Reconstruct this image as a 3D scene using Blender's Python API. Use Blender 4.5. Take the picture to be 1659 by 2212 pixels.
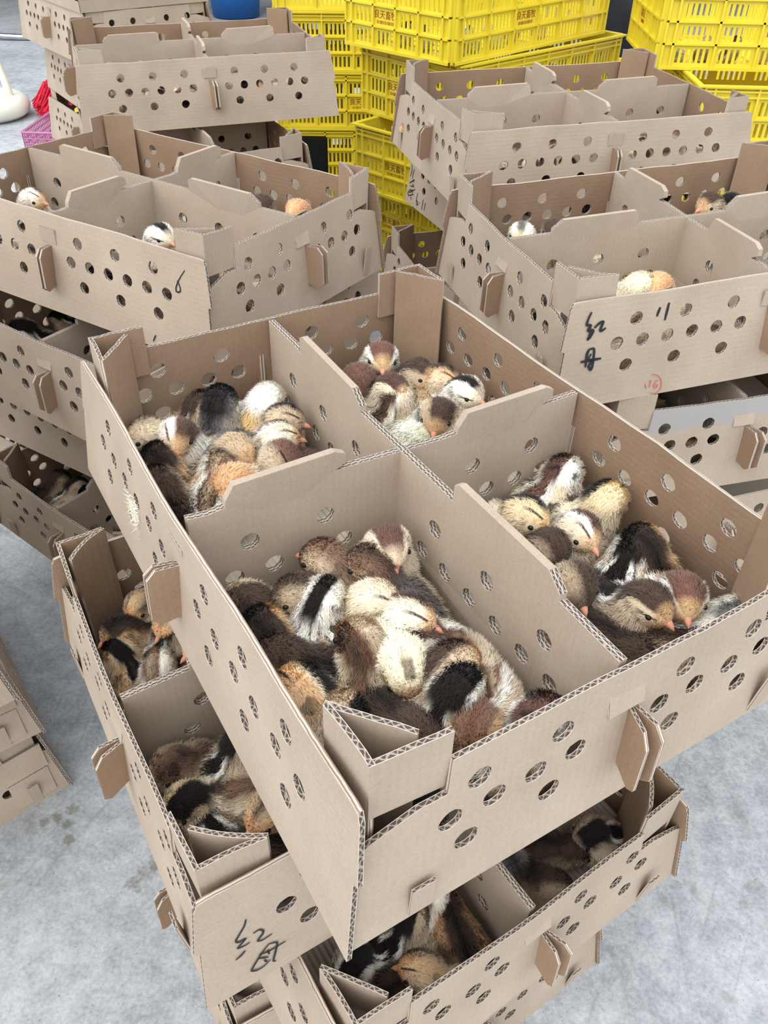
import bpy, bmesh, math, random
import numpy as np
from mathutils import Matrix, Vector
from mathutils.geometry import delaunay_2d_cdt

for o in list(bpy.data.objects): bpy.data.objects.remove(o)
S = bpy.context.scene
COL = S.collection

# ---------------------------------------------------------------- camera
cam = bpy.data.cameras.new('camera'); camo = bpy.data.objects.new('camera', cam); COL.objects.link(camo)
cam.sensor_fit = 'VERTICAL'; cam.sensor_height = 36.0; cam.lens = 1761.4 / 2212 * 36
cam.clip_start = .02; cam.clip_end = 100
_a, _r = .69384, .0156
_f = Vector((0, math.cos(_a), -math.sin(_a))); _u = Vector((0, math.sin(_a), math.cos(_a))); _x = Vector((1, 0, 0))
_x2 = _x * math.cos(_r) + _u * math.sin(_r); _u2 = -_x * math.sin(_r) + _u * math.cos(_r)
M = Matrix.Identity(4)
for i, v in enumerate((_x2, _u2, -_f)):
    for j in range(3): M[j][i] = v[j]
M[2][3] = 1.301
camo.matrix_world = M
S.camera = camo

# ---------------------------------------------------------------- light
wd = bpy.data.worlds.new('overcast'); S.world = wd; wd.use_nodes = True
bg = wd.node_tree.nodes['Background']; bg.inputs[0].default_value = (.90, .95, 1.0, 1); bg.inputs[1].default_value = 1.0
sl = bpy.data.lights.new('soft_sun', 'SUN'); sl.energy = 1.5; sl.angle = math.radians(75); sl.color = (1.0, .975, .94)
so = bpy.data.objects.new('soft_sun', sl); COL.objects.link(so)
so.rotation_euler = Vector((.42, .62, -1.0)).to_track_quat('-Z', 'Y').to_euler()
S.view_settings.view_transform = 'Standard'; S.view_settings.look = 'None'
S.view_settings.exposure = 0.66; S.view_settings.gamma = 1.0; S.view_settings.use_curve_mapping = False

# ---------------------------------------------------------------- materials
def srgb(r, g, b):
    f = lambda c: (c / 255 / 12.92) if c / 255 <= .04045 else ((c / 255 + .055) / 1.055) ** 2.4
    return (f(r), f(g), f(b), 1)
class NT:
    def __init__(s, name, rough=.8, spec=.2):
        s.m = bpy.data.materials.new(name); s.m.use_nodes = True; s.t = s.m.node_tree
        s.b = s.t.nodes['Principled BSDF']; s.b.inputs['Roughness'].default_value = rough
        s.b.inputs['Specular IOR Level'].default_value = spec
    def n(s, typ, **kw):
        d = s.t.nodes.new(typ)
        for k, v in kw.items(): setattr(d, k, v)
        return d
    def l(s, a, b): s.t.links.new(a, b)
    def val(s, inp, x):
        if hasattr(x, 'is_output') or isinstance(x, bpy.types.NodeSocket): s.l(x, inp)
        else: inp.default_value = x
    def math(s, op, a, b=None, c=None, clamp=False):
        d = s.n('ShaderNodeMath', operation=op); d.use_clamp = clamp
        s.val(d.inputs[0], a)
        if b is not None: s.val(d.inputs[1], b)
        if c is not None: s.val(d.inputs[2], c)
        return d.outputs[0]
    def mix(s, f, a, b, mode='MIX'):
        d = s.n('ShaderNodeMix', data_type='RGBA', blend_type=mode)
        s.val(d.inputs[0], f); s.val(d.inputs[6], a); s.val(d.inputs[7], b)
        return d.outputs[2]
    def ramp(s, f, stops):
        d = s.n('ShaderNodeValToRGB'); e = d.color_ramp.elements
        while len(e) < len(stops): e.new(.5)
        for el, (p, c) in zip(e, stops): el.position = p; el.color = c
        s.val(d.inputs[0], f); return d.outputs[0]
    def noise(s, scale, vec=None, detail=3, rough=.55):
        d = s.n('ShaderNodeTexNoise'); d.inputs['Scale'].default_value = scale
        d.inputs['Detail'].default_value = detail; d.inputs['Roughness'].default_value = rough
        if vec is not None: s.l(vec, d.inputs['Vector'])
        return d.outputs[0]
    def step(s, x, a, b):
        d = s.n('ShaderNodeMapRange', interpolation_type='SMOOTHSTEP'); s.val(d.inputs[0], x)
        d.inputs[1].default_value = a; d.inputs[2].default_value = b
        return d.outputs[0]
    def color(s, c): s.val(s.b.inputs['Base Color'], c)
    def bump(s, h, dist, strength=1):
        d = s.n('ShaderNodeBump'); d.inputs['Distance'].default_value = dist; d.inputs['Strength'].default_value = strength
        s.l(h, d.inputs['Height']); s.l(d.outputs[0], s.b.inputs['Normal'])
def plain(name, c, rough=.6, spec=.3, var=.12, scale=30):
    t = NT(name, rough, spec); tc = t.n('ShaderNodeTexCoord')
    n = t.noise(scale, tc.outputs['Object'])
    k = t.math('MULTIPLY_ADD', n, 2 * var, 1 - var)
    h = t.n('ShaderNodeHueSaturation'); h.inputs['Color'].default_value = c; t.l(k, h.inputs['Value'])
    t.color(h.outputs[0]); return t.m
def kraft(name, c1, c2, flute):
    t = NT(name, .85, .12); tc = t.n('ShaderNodeTexCoord'); uv = t.n('ShaderNodeUVMap', uv_map='uv')
    sx = t.n('ShaderNodeSeparateXYZ'); t.l(uv.outputs[0], sx.inputs[0])
    ax = sx.outputs[flute]
    w = t.math('SINE', t.math('MULTIPLY', ax, 2 * math.pi / .0072))
    n1 = t.noise(9, tc.outputs['Object'], 4); n2 = t.noise(420, tc.outputs['Object'], 2); n3 = t.noise(1500, tc.outputs['Object'], 1)
    f = t.math('ADD', t.math('MULTIPLY', n1, .55), t.math('MULTIPLY', n2, .35))
    f = t.math('MULTIPLY_ADD', w, .012, f)
    base = t.ramp(f, [(.25, c1), (.7, c2)])
    sp = t.step(n3, .70, .78)
    base = t.mix(t.math('MULTIPLY', sp, .35), base, srgb(96, 74, 58))
    ln = t.step(t.math('ADD', t.math('MULTIPLY', w, .5), t.math('MULTIPLY', t.noise(35, tc.outputs['Object'], 3), .5)), .78, .86)
    base = t.mix(t.math('MULTIPLY', ln, .10), base, srgb(120, 98, 80))
    t.color(base); t.bump(w, .00010, .30); return t.m
def flute_edge(name, rows):
    t = NT(name, .9, .1); uv = t.n('ShaderNodeUVMap', uv_map='uv'); sx = t.n('ShaderNodeSeparateXYZ'); t.l(uv.outputs[0], sx.inputs[0])
    v = t.math('FRACT', t.math('MULTIPLY', sx.outputs[1], rows * .9999))
    tc = t.n('ShaderNodeTexCoord'); jn = t.noise(160, tc.outputs['Object'], 2)
    u = t.math('MULTIPLY_ADD', jn, .009, sx.outputs[0])
    s = t.math('SINE', t.math('MULTIPLY', u, 2 * math.pi / .0068))
    d = t.math('ABSOLUTE', t.math('SUBTRACT', t.math('SUBTRACT', v, .5), t.math('MULTIPLY', s, .30)))
    wave = t.math('SUBTRACT', 1, t.step(d, .08, .26))
    lin = t.math('ABSOLUTE', t.math('SUBTRACT', v, .5)); liner = t.step(lin, .36, .42)
    c = t.mix(wave, srgb(84, 75, 68), srgb(160, 147, 135))
    c = t.mix(liner, c, srgb(206, 195, 184))
    t.color(c); return t.m
def ply_edge(name):
    t = NT(name, .9, .1); uv = t.n('ShaderNodeUVMap', uv_map='uv'); sx = t.n('ShaderNodeSeparateXYZ'); t.l(uv.outputs[0], sx.inputs[0])
    tc = t.n('ShaderNodeTexCoord'); jn = t.noise(90, tc.outputs['Object'], 3)
    v = t.math('MULTIPLY_ADD', jn, .35, sx.outputs[1])
    s = t.math('SINE', t.math('MULTIPLY', v, 2 * math.pi * 1.6))
    t.color(t.ramp(t.math('MULTIPLY_ADD', s, .5, .5), [(.1, srgb(140, 120, 102)), (.6, srgb(190, 177, 164)), (.95, srgb(206, 196, 186))])); return t.m
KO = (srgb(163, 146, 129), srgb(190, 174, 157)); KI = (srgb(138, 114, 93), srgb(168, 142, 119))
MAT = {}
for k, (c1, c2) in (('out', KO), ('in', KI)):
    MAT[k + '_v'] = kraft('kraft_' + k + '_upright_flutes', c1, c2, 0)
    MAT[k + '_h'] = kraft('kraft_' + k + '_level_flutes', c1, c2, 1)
MAT['edge1'] = flute_edge('single_wall_cut_edge', 1); MAT['edge2'] = flute_edge('double_wall_cut_edge', 2); MAT['ply'] = ply_edge('folded_edge')
MAT['ink'] = plain('black_marker_ink', srgb(38, 38, 42), .5, .3)
MAT['redink'] = plain('faded_red_ink', srgb(196, 92, 78), .7, .2)
MAT['pad'] = plain('pale_ribbed_paper', srgb(190, 180, 165), .85, .1, .10, 60)

# ---------------------------------------------------------------- mesh helpers
class MB:
    def __init__(s): s.v = []; s.f = []; s.m = []; s.uv = []
    def add(s, vs, fs, mi=0, uvs=None):
        b = len(s.v); s.v += [tuple(p) for p in vs]
        for i, f in enumerate(fs):
            s.f.append([b + k for k in f]); s.m.append(mi if isinstance(mi, int) else mi[i])
            s.uv.append(uvs[i] if uvs else [(0, 0)] * len(f))
    def box(s, a, b, mi=0, mat=None):
        x0, y0, z0 = a; x1, y1, z1 = b
        vs = [Vector(p) for p in ((x0,y0,z0),(x1,y0,z0),(x1,y1,z0),(x0,y1,z0),(x0,y0,z1),(x1,y0,z1),(x1,y1,z1),(x0,y1,z1))]
        if mat is not None: vs = [mat @ p for p in vs]
        s.add(vs, [(3,2,1,0),(4,5,6,7),(0,1,5,4),(1,2,6,5),(2,3,7,6),(3,0,4,7)], mi)
    def tube(s, pts, r, n=10, mi=0, cap=True):
        pts = [Vector(p) for p in pts]; rs = r if isinstance(r, (list, tuple)) else [r] * len(pts)
        vs = []; fs = []; up = None
        for i, p in enumerate(pts):
            t = (pts[min(i + 1, len(pts) - 1)] - pts[max(i - 1, 0)]).normalized()
            if up is None: up = t.orthogonal().normalized()
            up = (up - t * up.dot(t)).normalized(); sd = t.cross(up)
            for k in range(n):
                a = 2 * math.pi * k / n; vs.append(p + (up * math.cos(a) + sd * math.sin(a)) * rs[i])
        for i in range(len(pts) - 1):
            for k in range(n): fs.append((i*n+k, i*n+(k+1)%n, (i+1)*n+(k+1)%n, (i+1)*n+k))
        if cap: fs += [tuple(range(n))[::-1], tuple((len(pts)-1)*n + k for k in range(n))]
        s.add(vs, fs, mi)
    def mesh(s, name, mats, smooth=False, fix=True):
        me = bpy.data.meshes.new(name); me.from_pydata(s.v, [], s.f)
        for m in mats: me.materials.append(m)
        me.polygons.foreach_set('material_index', s.m)
        u = me.uv_layers.new(name='uv'); u.data.foreach_set('uv', [c for f in s.uv for p in f for c in p])
        if fix:
            bm = bmesh.new(); bm.from_mesh(me); bmesh.ops.recalc_face_normals(bm, faces=bm.faces); bm.to_mesh(me); bm.free()
        if smooth: me.polygons.foreach_set('use_smooth', [True] * len(me.polygons))
        me.update(); return me
def link(name, me, parent=None, mw=None):
    o = bpy.data.objects.new(name, me); COL.objects.link(o)
    if parent is not None: o.parent = parent
    if mw is not None: o.matrix_world = mw
    return o
def tag(o, label, cat, group=None):
    o['label'] = label; o['category'] = cat
    if group: o['group'] = group
    return o
def struct(o): o['kind'] = 'structure'; return o
def empty(name, mw):
    o = bpy.data.objects.new(name, None); COL.objects.link(o); o.empty_display_size = .05; o.matrix_world = mw; return o
def pose_matrix(p):
    x, y, z, yaw, rx, ry = p
    t = math.hypot(rx, ry)
    R2 = Matrix.Rotation(t, 4, Vector((rx, ry, 0))) if t > 1e-6 else Matrix.Identity(4)
    return Matrix.Translation((x, y, z)) @ Matrix.Rotation(yaw, 4, 'Z') @ R2
def children_of(o): return [c for c in bpy.data.objects if c.parent == o]

def cut_panel(mb, outline, holes, th, fmap, flute='v', grid=0, fold=None, double=False):
    """flat sheet in (u,v) with cut-out holes, mapped to 3-D by fmap(u,v,w); w 0..th goes inward
    materials: 0 outer face 1 inner face 2 fluted edge 3 folded edge"""
    loops = [list(outline)] + [list(h) for h in holes]
    pts = []; edges = []
    for lp in loops:
        b = len(pts); pts += [Vector(p) for p in lp]; edges += [(b + i, b + (i + 1) % len(lp)) for i in range(len(lp))]
    us = [p[0] for p in outline]; vs = [p[1] for p in outline]
    if grid:
        nu, nv = grid
        for i in range(1, nu):
            for j in range(1, nv):
                p = Vector((min(us) + (max(us) - min(us)) * i / nu, min(vs) + (max(vs) - min(vs)) * j / nv + 1e-4 * i))
                if all((sum(q[0] for q in h) / len(h) - p.x) ** 2 + (sum(q[1] for q in h) / len(h) - p.y) ** 2 > .011 ** 2 for h in holes): pts.append(p)
    ov, oe, of, _, _, _ = delaunay_2d_cdt(pts, edges, [], 1, 1e-6)
    if holes:
        cell = .02; grid_h = {}
        for h in holes:
            bx = (min(q[0] for q in h), max(q[0] for q in h), min(q[1] for q in h), max(q[1] for q in h))
            for gi in range(int(bx[0] // cell), int(bx[1] // cell) + 1):
                for gj in range(int(bx[2] // cell), int(bx[3] // cell) + 1): grid_h.setdefault((gi, gj), []).append(h)
        def inside(c):
            for h in grid_h.get((int(c.x // cell), int(c.y // cell)), ()):
                r = False; m = len(h)
                for i in range(m):
                    (x0, y0), (x1, y1) = h[i], h[(i + 1) % m]
                    if (y0 > c.y) != (y1 > c.y) and c.x < (x1 - x0) * (c.y - y0) / (y1 - y0) + x0: r = not r
                if r: return True
            return False
        of = [f for f in of if not inside(sum((ov[k] for k in f), Vector((0, 0))) / len(f))]
    n = len(ov)
    A = [fmap(p.x, p.y, 0) for p in ov]; B = [fmap(p.x, p.y, th) for p in ov]
    fu = [[tuple(ov[k]) for k in f] for f in of]
    mb.add(A + B, [tuple(f) for f in of] + [tuple(n + k for k in reversed(f)) for f in of], [0] * len(of) + [1] * len(of), fu + [list(reversed(x)) for x in fu])
    for li, lp in enumerate(loops):
        s = 0; m = len(lp)
        for i in range(m):
            a, b = lp[i], lp[(i + 1) % m]; d = math.hypot(b[0] - a[0], b[1] - a[1])
            q = [fmap(a[0], a[1], 0), fmap(b[0], b[1], 0), fmap(b[0], b[1], th), fmap(a[0], a[1], th)]
            horiz = abs(b[0] - a[0]) > abs(b[1] - a[1])
            if li: mi = 2
            elif fold and fold(a, b): mi = 3
            else: mi = 2 if (horiz == (flute == 'v')) else 3
            mb.add(q, [(0, 1, 2, 3)], mi, [[(s, 0), (s + d, 0), (s + d, 1), (s, 1)]]); s += d
def circle(u, v, r, rng, n=14, jit=.05):
    return [(u + r * (1 + rng.uniform(-jit, jit)) * math.cos(2 * math.pi * k / n), v + r * (1 + rng.uniform(-jit, jit)) * math.sin(2 * math.pi * k / n)) for k in range(n)][::-1]

# ---------------------------------------------------------------- ground and added overhead shading panel
def concrete():
    t = NT('worn_concrete', .75, .25); tc = t.n('ShaderNodeTexCoord'); P = tc.outputs['Object']
    n1 = t.noise(1.6, P, 6, .62); n2 = t.noise(22, P, 6, .72); n3 = t.noise(150, P, 4, .7)
    f = t.math('ADD', t.math('MULTIPLY', n1, .34), t.math('ADD', t.math('MULTIPLY', n2, .38), t.math('MULTIPLY', n3, .28)))
    c = t.ramp(f, [(.34, srgb(112, 116, 119)), (.47, srgb(156, 160, 164)), (.60, srgb(190, 193, 196))])
    # dark specks and grit
    sp = t.step(t.noise(190, P, 2), .66, .71); c = t.mix(t.math('MULTIPLY', sp, .45), c, srgb(92, 92, 90))
    # old stains
    st = t.step(t.noise(9, P, 5, .6), .60, .68); c = t.mix(t.math('MULTIPLY', st, .38), c, srgb(112, 114, 104))
    gs = t.step(t.noise(11, P, 2, .5), .66, .74); c = t.mix(t.math('MULTIPLY', gs, .40), c, srgb(96, 100, 80))
    # broom and drag scratches in two directions
    for ang, sc in ((1.50, 1.0), (1.05, .8), (-.6, .6)):
        mp = t.n('ShaderNodeMapping', vector_type='TEXTURE'); mp.inputs['Rotation'].default_value = (0, 0, ang); mp.inputs['Scale'].default_value = (.38 / sc, .0145 / sc, 1)
        t.l(P, mp.inputs['Vector']); s = t.step(t.noise(1.0, mp.outputs[0], 2, .4), .66, .71)
        c = t.mix(t.math('MULTIPLY', s, .20), c, srgb(104, 106, 106))
    # two olive spill marks by the left stack
    dmin = None
    for q in ((-.571, .725), (-.550, .734), (-.531, .749), (-.533, .721), (-.518, .693), (-.365, .653), (-.380, .636), (-.392, .620)):
        d = t.n('ShaderNodeVectorMath', operation='DISTANCE'); t.l(P, d.inputs[0]); d.inputs[1].default_value = (q[0], q[1], 0)
        dmin = d.outputs['Value'] if dmin is None else t.math('MINIMUM', dmin, d.outputs['Value'])
    k = t.step(t.math('ADD', dmin, t.math('MULTIPLY_ADD', t.noise(70, P, 4, .7), .05, -.025)), .016, .002)
    c = t.mix(t.math('MULTIPLY', k, .6), c, srgb(92, 92, 66))
    t.color(c); t.bump(n3, .0012, .5); return t.m
MAT['floor'] = concrete()
fm = MB(); fm.add([(-9, -4, 0), (9, -4, 0), (9, 14, 0), (-9, 14, 0)], [(0, 1, 2, 3)])
struct(link('floor', fm.mesh('floor', [MAT['floor']], fix=False)))
MAT['shade_grey'] = plain('grey_shade_panel', srgb(120, 122, 124), .7, .2)
rm = MB(); rm.box((-9, 7.4, 2.7), (9, 14, 2.76))  # unseen overhead panel, added to shade the far floor
struct(link('far_shade_panel', rm.mesh('shade_panel', [MAT['shade_grey']])))
MAT['backwall'] = plain('grey_rendered_wall', srgb(150, 150, 146), .85, .1)
wm = MB(); wm.box((-9, 13.9, 0), (9, 14.1, 2.7)); struct(link('wall_back', wm.mesh('wall_back', [MAT['backwall']])))

# ---------------------------------------------------------------- cardboard chick boxes
W, L, HW, TX, TY, TH = .4346, .60, .1487, .0184, .0163, .0042
PT = .1765          # top of the corner posts
def short_holes(side):
    o = []
    for base, mid in ((0, (.073, .108, .143, .178)), (1, (.258, .295, .333, .370))):
        o += [(m, .087) for m in mid] + [((mid[0] + mid[1]) / 2 + .002, .116), ((mid[2] + mid[3]) / 2 + .002, .116), ((mid[0] + mid[1]) / 2 - .002, .056), ((mid[2] + mid[3]) / 2 - .002, .056)]
    return o
def long_holes():
    o = []
    h = [(.07 + .0375 * i, .086) for i in range(6)] + [(y, .117) for y in (.092, .166, .240)] + [(y, .053) for y in (.090, .162, .235)]
    return h + [(L - y, z) for y, z in h]
def fl(u, size, t, z): return size / 2 + (u - size / 2) * (1 + 2 * t / size * (1 - z / HW))
BOWS = [(.004, .003), (.0, .002), (-.002, .003)]
def long_wall_mesh(side, var):
    rng = random.Random(100 + var * 7 + side); bow = BOWS[var][0] * (1 if side == 0 else .6); ph = rng.uniform(0, 6)
    def f(u, z, w):
        b = bow * math.sin(math.pi * max(0, min(1, u / L))) * (z / HW) ** 2 + .0012 * math.sin(u * 21 + ph) * (z / HW) ** 2
        y = fl(u, L, TY, z); x = -TX * (1 - z / HW) - b + w
        return Vector((x, y, z) if side == 0 else (W - x, y, z))
    out = [(-.004, 0), (L + .004, 0), (L + .004, .084), (L + .009, .086), (L + .006, .140), (L + .003, .1475), (L - .004, HW)]
    out += [(L * (1 - k / 16), HW + rng.uniform(-.0008, .0008)) for k in range(1, 16)]
    out += [(.004, HW), (-.003, .1475), (-.006, .140), (-.009, .086), (-.004, .084)]
    mb = MB(); cut_panel(mb, out, [circle(u, z, .0092, rng) for u, z in long_holes()], TH, f, 'h', (14, 3))
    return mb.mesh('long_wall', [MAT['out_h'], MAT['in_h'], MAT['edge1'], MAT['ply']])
def short_wall_mesh(side, var):
    rng = random.Random(200 + var * 7 + side); bow = BOWS[var][1]; ph = rng.uniform(0, 6)
    def f(u, z, w):
        b = bow * math.sin(math.pi * max(0, min(1, u / W))) * (z / HW) ** 2 + .001 * math.sin(u * 25 + ph) * (z / HW) ** 2
        x = fl(u, W, TX, z); y = -TY * (1 - z / HW) - b + w
        return Vector((x, y, z) if side == 0 else (x, L - y, z))
    e = TH + .001
    out = [(e, 0), (W - e, 0), (W - e, .102), (W - .012, .106), (W - .046, .1165), (W - .068, .1165), (W - .068, HW)]
    out += [(W - .068 - (W - .136) * k / 12, HW + rng.uniform(-.0008, .0008)) for k in range(1, 12)]
    out += [(.068, HW), (.068, .1165), (.046, .1165), (.012, .106), (e, .102)]
    hs = short_holes(side)
    if side: hs = [(W - u, z) for u, z in hs]
    mb = MB(); cut_panel(mb, out, [circle(u, z, .0095, rng) for u, z in hs], TH, f, 'v', (10, 3))
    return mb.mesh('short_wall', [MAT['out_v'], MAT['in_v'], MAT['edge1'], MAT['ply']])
def post_mesh(ix, iy, var):
    """three-sided stacking post folded out of the short wall"""
    rng = random.Random(300 + var * 11 + ix * 2 + iy); j = lambda a: rng.uniform(-a, a)
    jt = .006 if var else 0
    p0 = (.0075 + j(jt * .3), .056 + j(jt)); p1 = (.0105, .0035); p2 = (.0685, .0008); p3 = (.047 + j(jt), .0095 + j(jt * .3))
    def tr(x, y, z): return Vector((x if ix == 0 else W - x, y if iy == 0 else L - y, z))
    mb = MB()
    def sheet(a, b, z0a, z0b, z1a, z1b, inward, dent=0):
        d = Vector((b[0] - a[0], b[1] - a[1])); n = Vector((-d.y, d.x)).normalized() * inward; ln = d.length
        def f(u, v, w):
            k = u / ln; dd = dent * math.sin(math.pi * k) * (v / PT)
            return tr(a[0] + d.x * k + n.x * (w + dd), a[1] + d.y * k + n.y * (w + dd), v)
        top = [(ln * (1 - k / 5), z1b + (z1a - z1b) * k / 5 + j(.0007)) for k in range(0, 6)]
        cut_panel(mb, [(0, z0a), (ln, z0b)] + top, [], TH, f, 'v', (5, 3))
    t0 = PT + j(.0012)
    sheet(p1, p2, .1195, .1172, t0, t0 - .002 + j(.002), 1)                    # face in the plane of the short wall
    sheet(p0, p1, .012, .012, t0 - .001, t0, 1, .001)                         # along the long wall
    sheet(p0, p3, .012, .012, t0 - .001, t0 - .001 + j(.002), 1, -.002 + j(.003))   # diagonal inside the box
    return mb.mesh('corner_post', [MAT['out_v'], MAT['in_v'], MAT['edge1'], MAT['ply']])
def divider_mesh(longd, var):
    rng = random.Random(400 + var * 3 + longd); D2 = .0072
    if longd:
        n = L; tabs = [(.072, .211, False), (.372, .511, False)]
        hol = [(y + k, .099) for k in (0, .302) for y in (.078, .155, .233)] + [(y + k, .061) for k in (0, .302) for y in (.062, .099, .136, .175, .213, .250)]
    else:
        n = W; tabs = [(.040, .156, True), (.278, .393, True)]
        hol = [(x + k, .101) for k in (0, .242) for x in (.058, .134)] + [(x + k, .064) for k in (0, .242) for x in (.040, .080, .117, .153)]
    lean = [rng.uniform(-.004, .004) for _ in tabs]
    def f(u, v, w):
        b = .0016 * math.sin(u * 14 + var * 2)
        for (a, c, _), le in zip(tabs, lean):
            if v > HW and a - .001 <= u <= c + .001: b += le * (v - HW) / .02
        return Vector((W / 2 - D2 / 2 + w + b, u, v)) if longd else Vector((u, L / 2 + D2 / 2 - w + b, v))
    top = []
    for a, c, chl in tabs:
        if chl: top += [(a - .016, HW - .0025), (a - .001, HW - .001), (a, .1545), (a + .008, .1690), (c - .012, .1705), (c - .001, .1650), (c, .1555), (c - .012, .1485), (c + .001, HW)]
        else: top += [(a, HW), (a, .1550), (a + .016, .1675), (c - .006, .1690), (c, .1655), (c + .001, .1475), (c - .008, .1455), (c + .012, HW)]
    out = [(.005, .012), (n - .005, .012), (n - .005, HW)] + top[::-1] + [(.005, HW)]
    fold = lambda a, b: min(a[1], b[1]) > .160
    mb = MB(); cut_panel(mb, out, [circle(u, v, .0093, rng) for u, v in hol], D2, f, 'v', (12, 4), fold)
    return mb.mesh('divider', [MAT['out_v'], MAT['out_v'], MAT['edge2'], MAT['out_v']])
def rect(a, b, c, d): return [(a, b), (c, b), (c, d), (a, d)]
def tongue_mesh(wall, var):
    """two-ply end of a divider pushed out through the wall slot"""
    mb = MB(); rng = random.Random(500 + var * 13 + hash(wall) % 1 + {'x0': 0, 'x1': 1, 'y0': 2, 'y1': 3}[wall])
    op = (.10, .10) if wall[0] == 'x' else (.30 + rng.uniform(-.1, .15), .30)
    sk = rng.uniform(-.25, .25)
    for sgn, o in ((-1, op[0]), (1, op[1])):
        def f(u, v, w):
            off = sgn * (.0004 + w) + sgn * u * o * .6 + u * sk; out = u
            if wall == 'x0': return Vector((-.006 - out, L / 2 + off, v))
            if wall == 'x1': return Vector((W + .006 + out, L / 2 + off, v))
            if wall == 'y0': return Vector((W / 2 + .012 + off, -.006 - out, v))
            return Vector((W / 2 - .012 + off, L + .006 + out, v))
        cut_panel(mb, [(-.004, .045), (.026, .040), (.033, .047), (.031, .094), (.022, .104), (-.004, .103)], [], .0036, f, 'v')
    return mb.mesh('tongue', [MAT['in_v'], MAT['in_v'], MAT['edge1'], MAT['ply']])
def wall_patch(wall, u0, u1, z0, z1, lift0, lift1):
    """small punched flap lying on a wall, lifted by lift0 at its foot and lift1 at its top"""
    mb = MB()
    def f(u, v, w):
        k = (v - z0) / (z1 - z0); off = lift0 + (lift1 - lift0) * k - w
        s = 1 - v / HW
        if wall == 'x0': return Vector((-TX * s - off, u, v))
        if wall == 'x1': return Vector((W + TX * s + off, u, v))
        if wall == 'y0': return Vector((u, -TY * s - off, v))
        return Vector((u, L + TY * s + off, v))
    cut_panel(mb, rect(u0, z0, u1, z1), [], .0028, f, 'v')
    return mb.mesh('flap', [MAT['out_v'], MAT['out_v'], MAT['edge1'], MAT['ply']])
def pad_mesh():
    mb = MB(); x0, x1, y0, y1 = -.010, W + .010, -.008, L + .008; n = 2 * int((x1 - x0) / .0066)
    vs = []; fs = []
    for i in range(n + 1):
        x = x0 + (x1 - x0) * i / n; z = .0100 + (.0030 if i % 2 else 0)
        vs += [(x, y0, z), (x, y1, z)]
    for i in range(n): fs.append((2*i, 2*i+2, 2*i+3, 2*i+1))
    mb.add(vs, fs); me = mb.mesh('ribbed_floor', [MAT['pad']], fix=False); return me
def base_mesh():
    mb = MB(); e = .003
    mb.box((-TX + e, -TY + e, .0005), (W + TX - e, L + TY - e, .0055)); return mb.mesh('base_panel', [MAT['out_h']])
BOXPARTS = []
for var in range(3):
    q = [('long_wall', long_wall_mesh(0, var)), ('long_wall', long_wall_mesh(1, var)), ('short_wall', short_wall_mesh(0, var)), ('short_wall', short_wall_mesh(1, var)),
         ('long_divider', divider_mesh(True, var)), ('short_divider', divider_mesh(False, var))]
    q += [('corner_post', post_mesh(a, b, var)) for a in (0, 1) for b in (0, 1)]
    q += [('tongue', tongue_mesh(w, var)) for w in ('x0', 'x1', 'y0', 'y1')]
    q += [('slot_flap', wall_patch('x0', L/2 - .016, L/2 + .016, .106, .128, .0012, .0045)), ('slot_flap', wall_patch('x1', L/2 - .016, L/2 + .016, .106, .128, .0012, .0045)),
          ('slot_flap', wall_patch('y0', W/2 - .014, W/2 + .020, .106, .126, .004, .0015)), ('slot_flap', wall_patch('y1', W/2 - .020, W/2 + .014, .106, .126, .004, .0015))]
    for w in ('y0', 'y1'):
        q += [('lock_tab', wall_patch(w, .034, .053, .004, .040, .0015, .007)), ('lock_tab', wall_patch(w, W - .050, W - .033, .006, .056, .0015, .012))]
    q += [('ribbed_floor', pad_mesh()), ('base_panel', base_mesh())]
    BOXPARTS.append(q)
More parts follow.
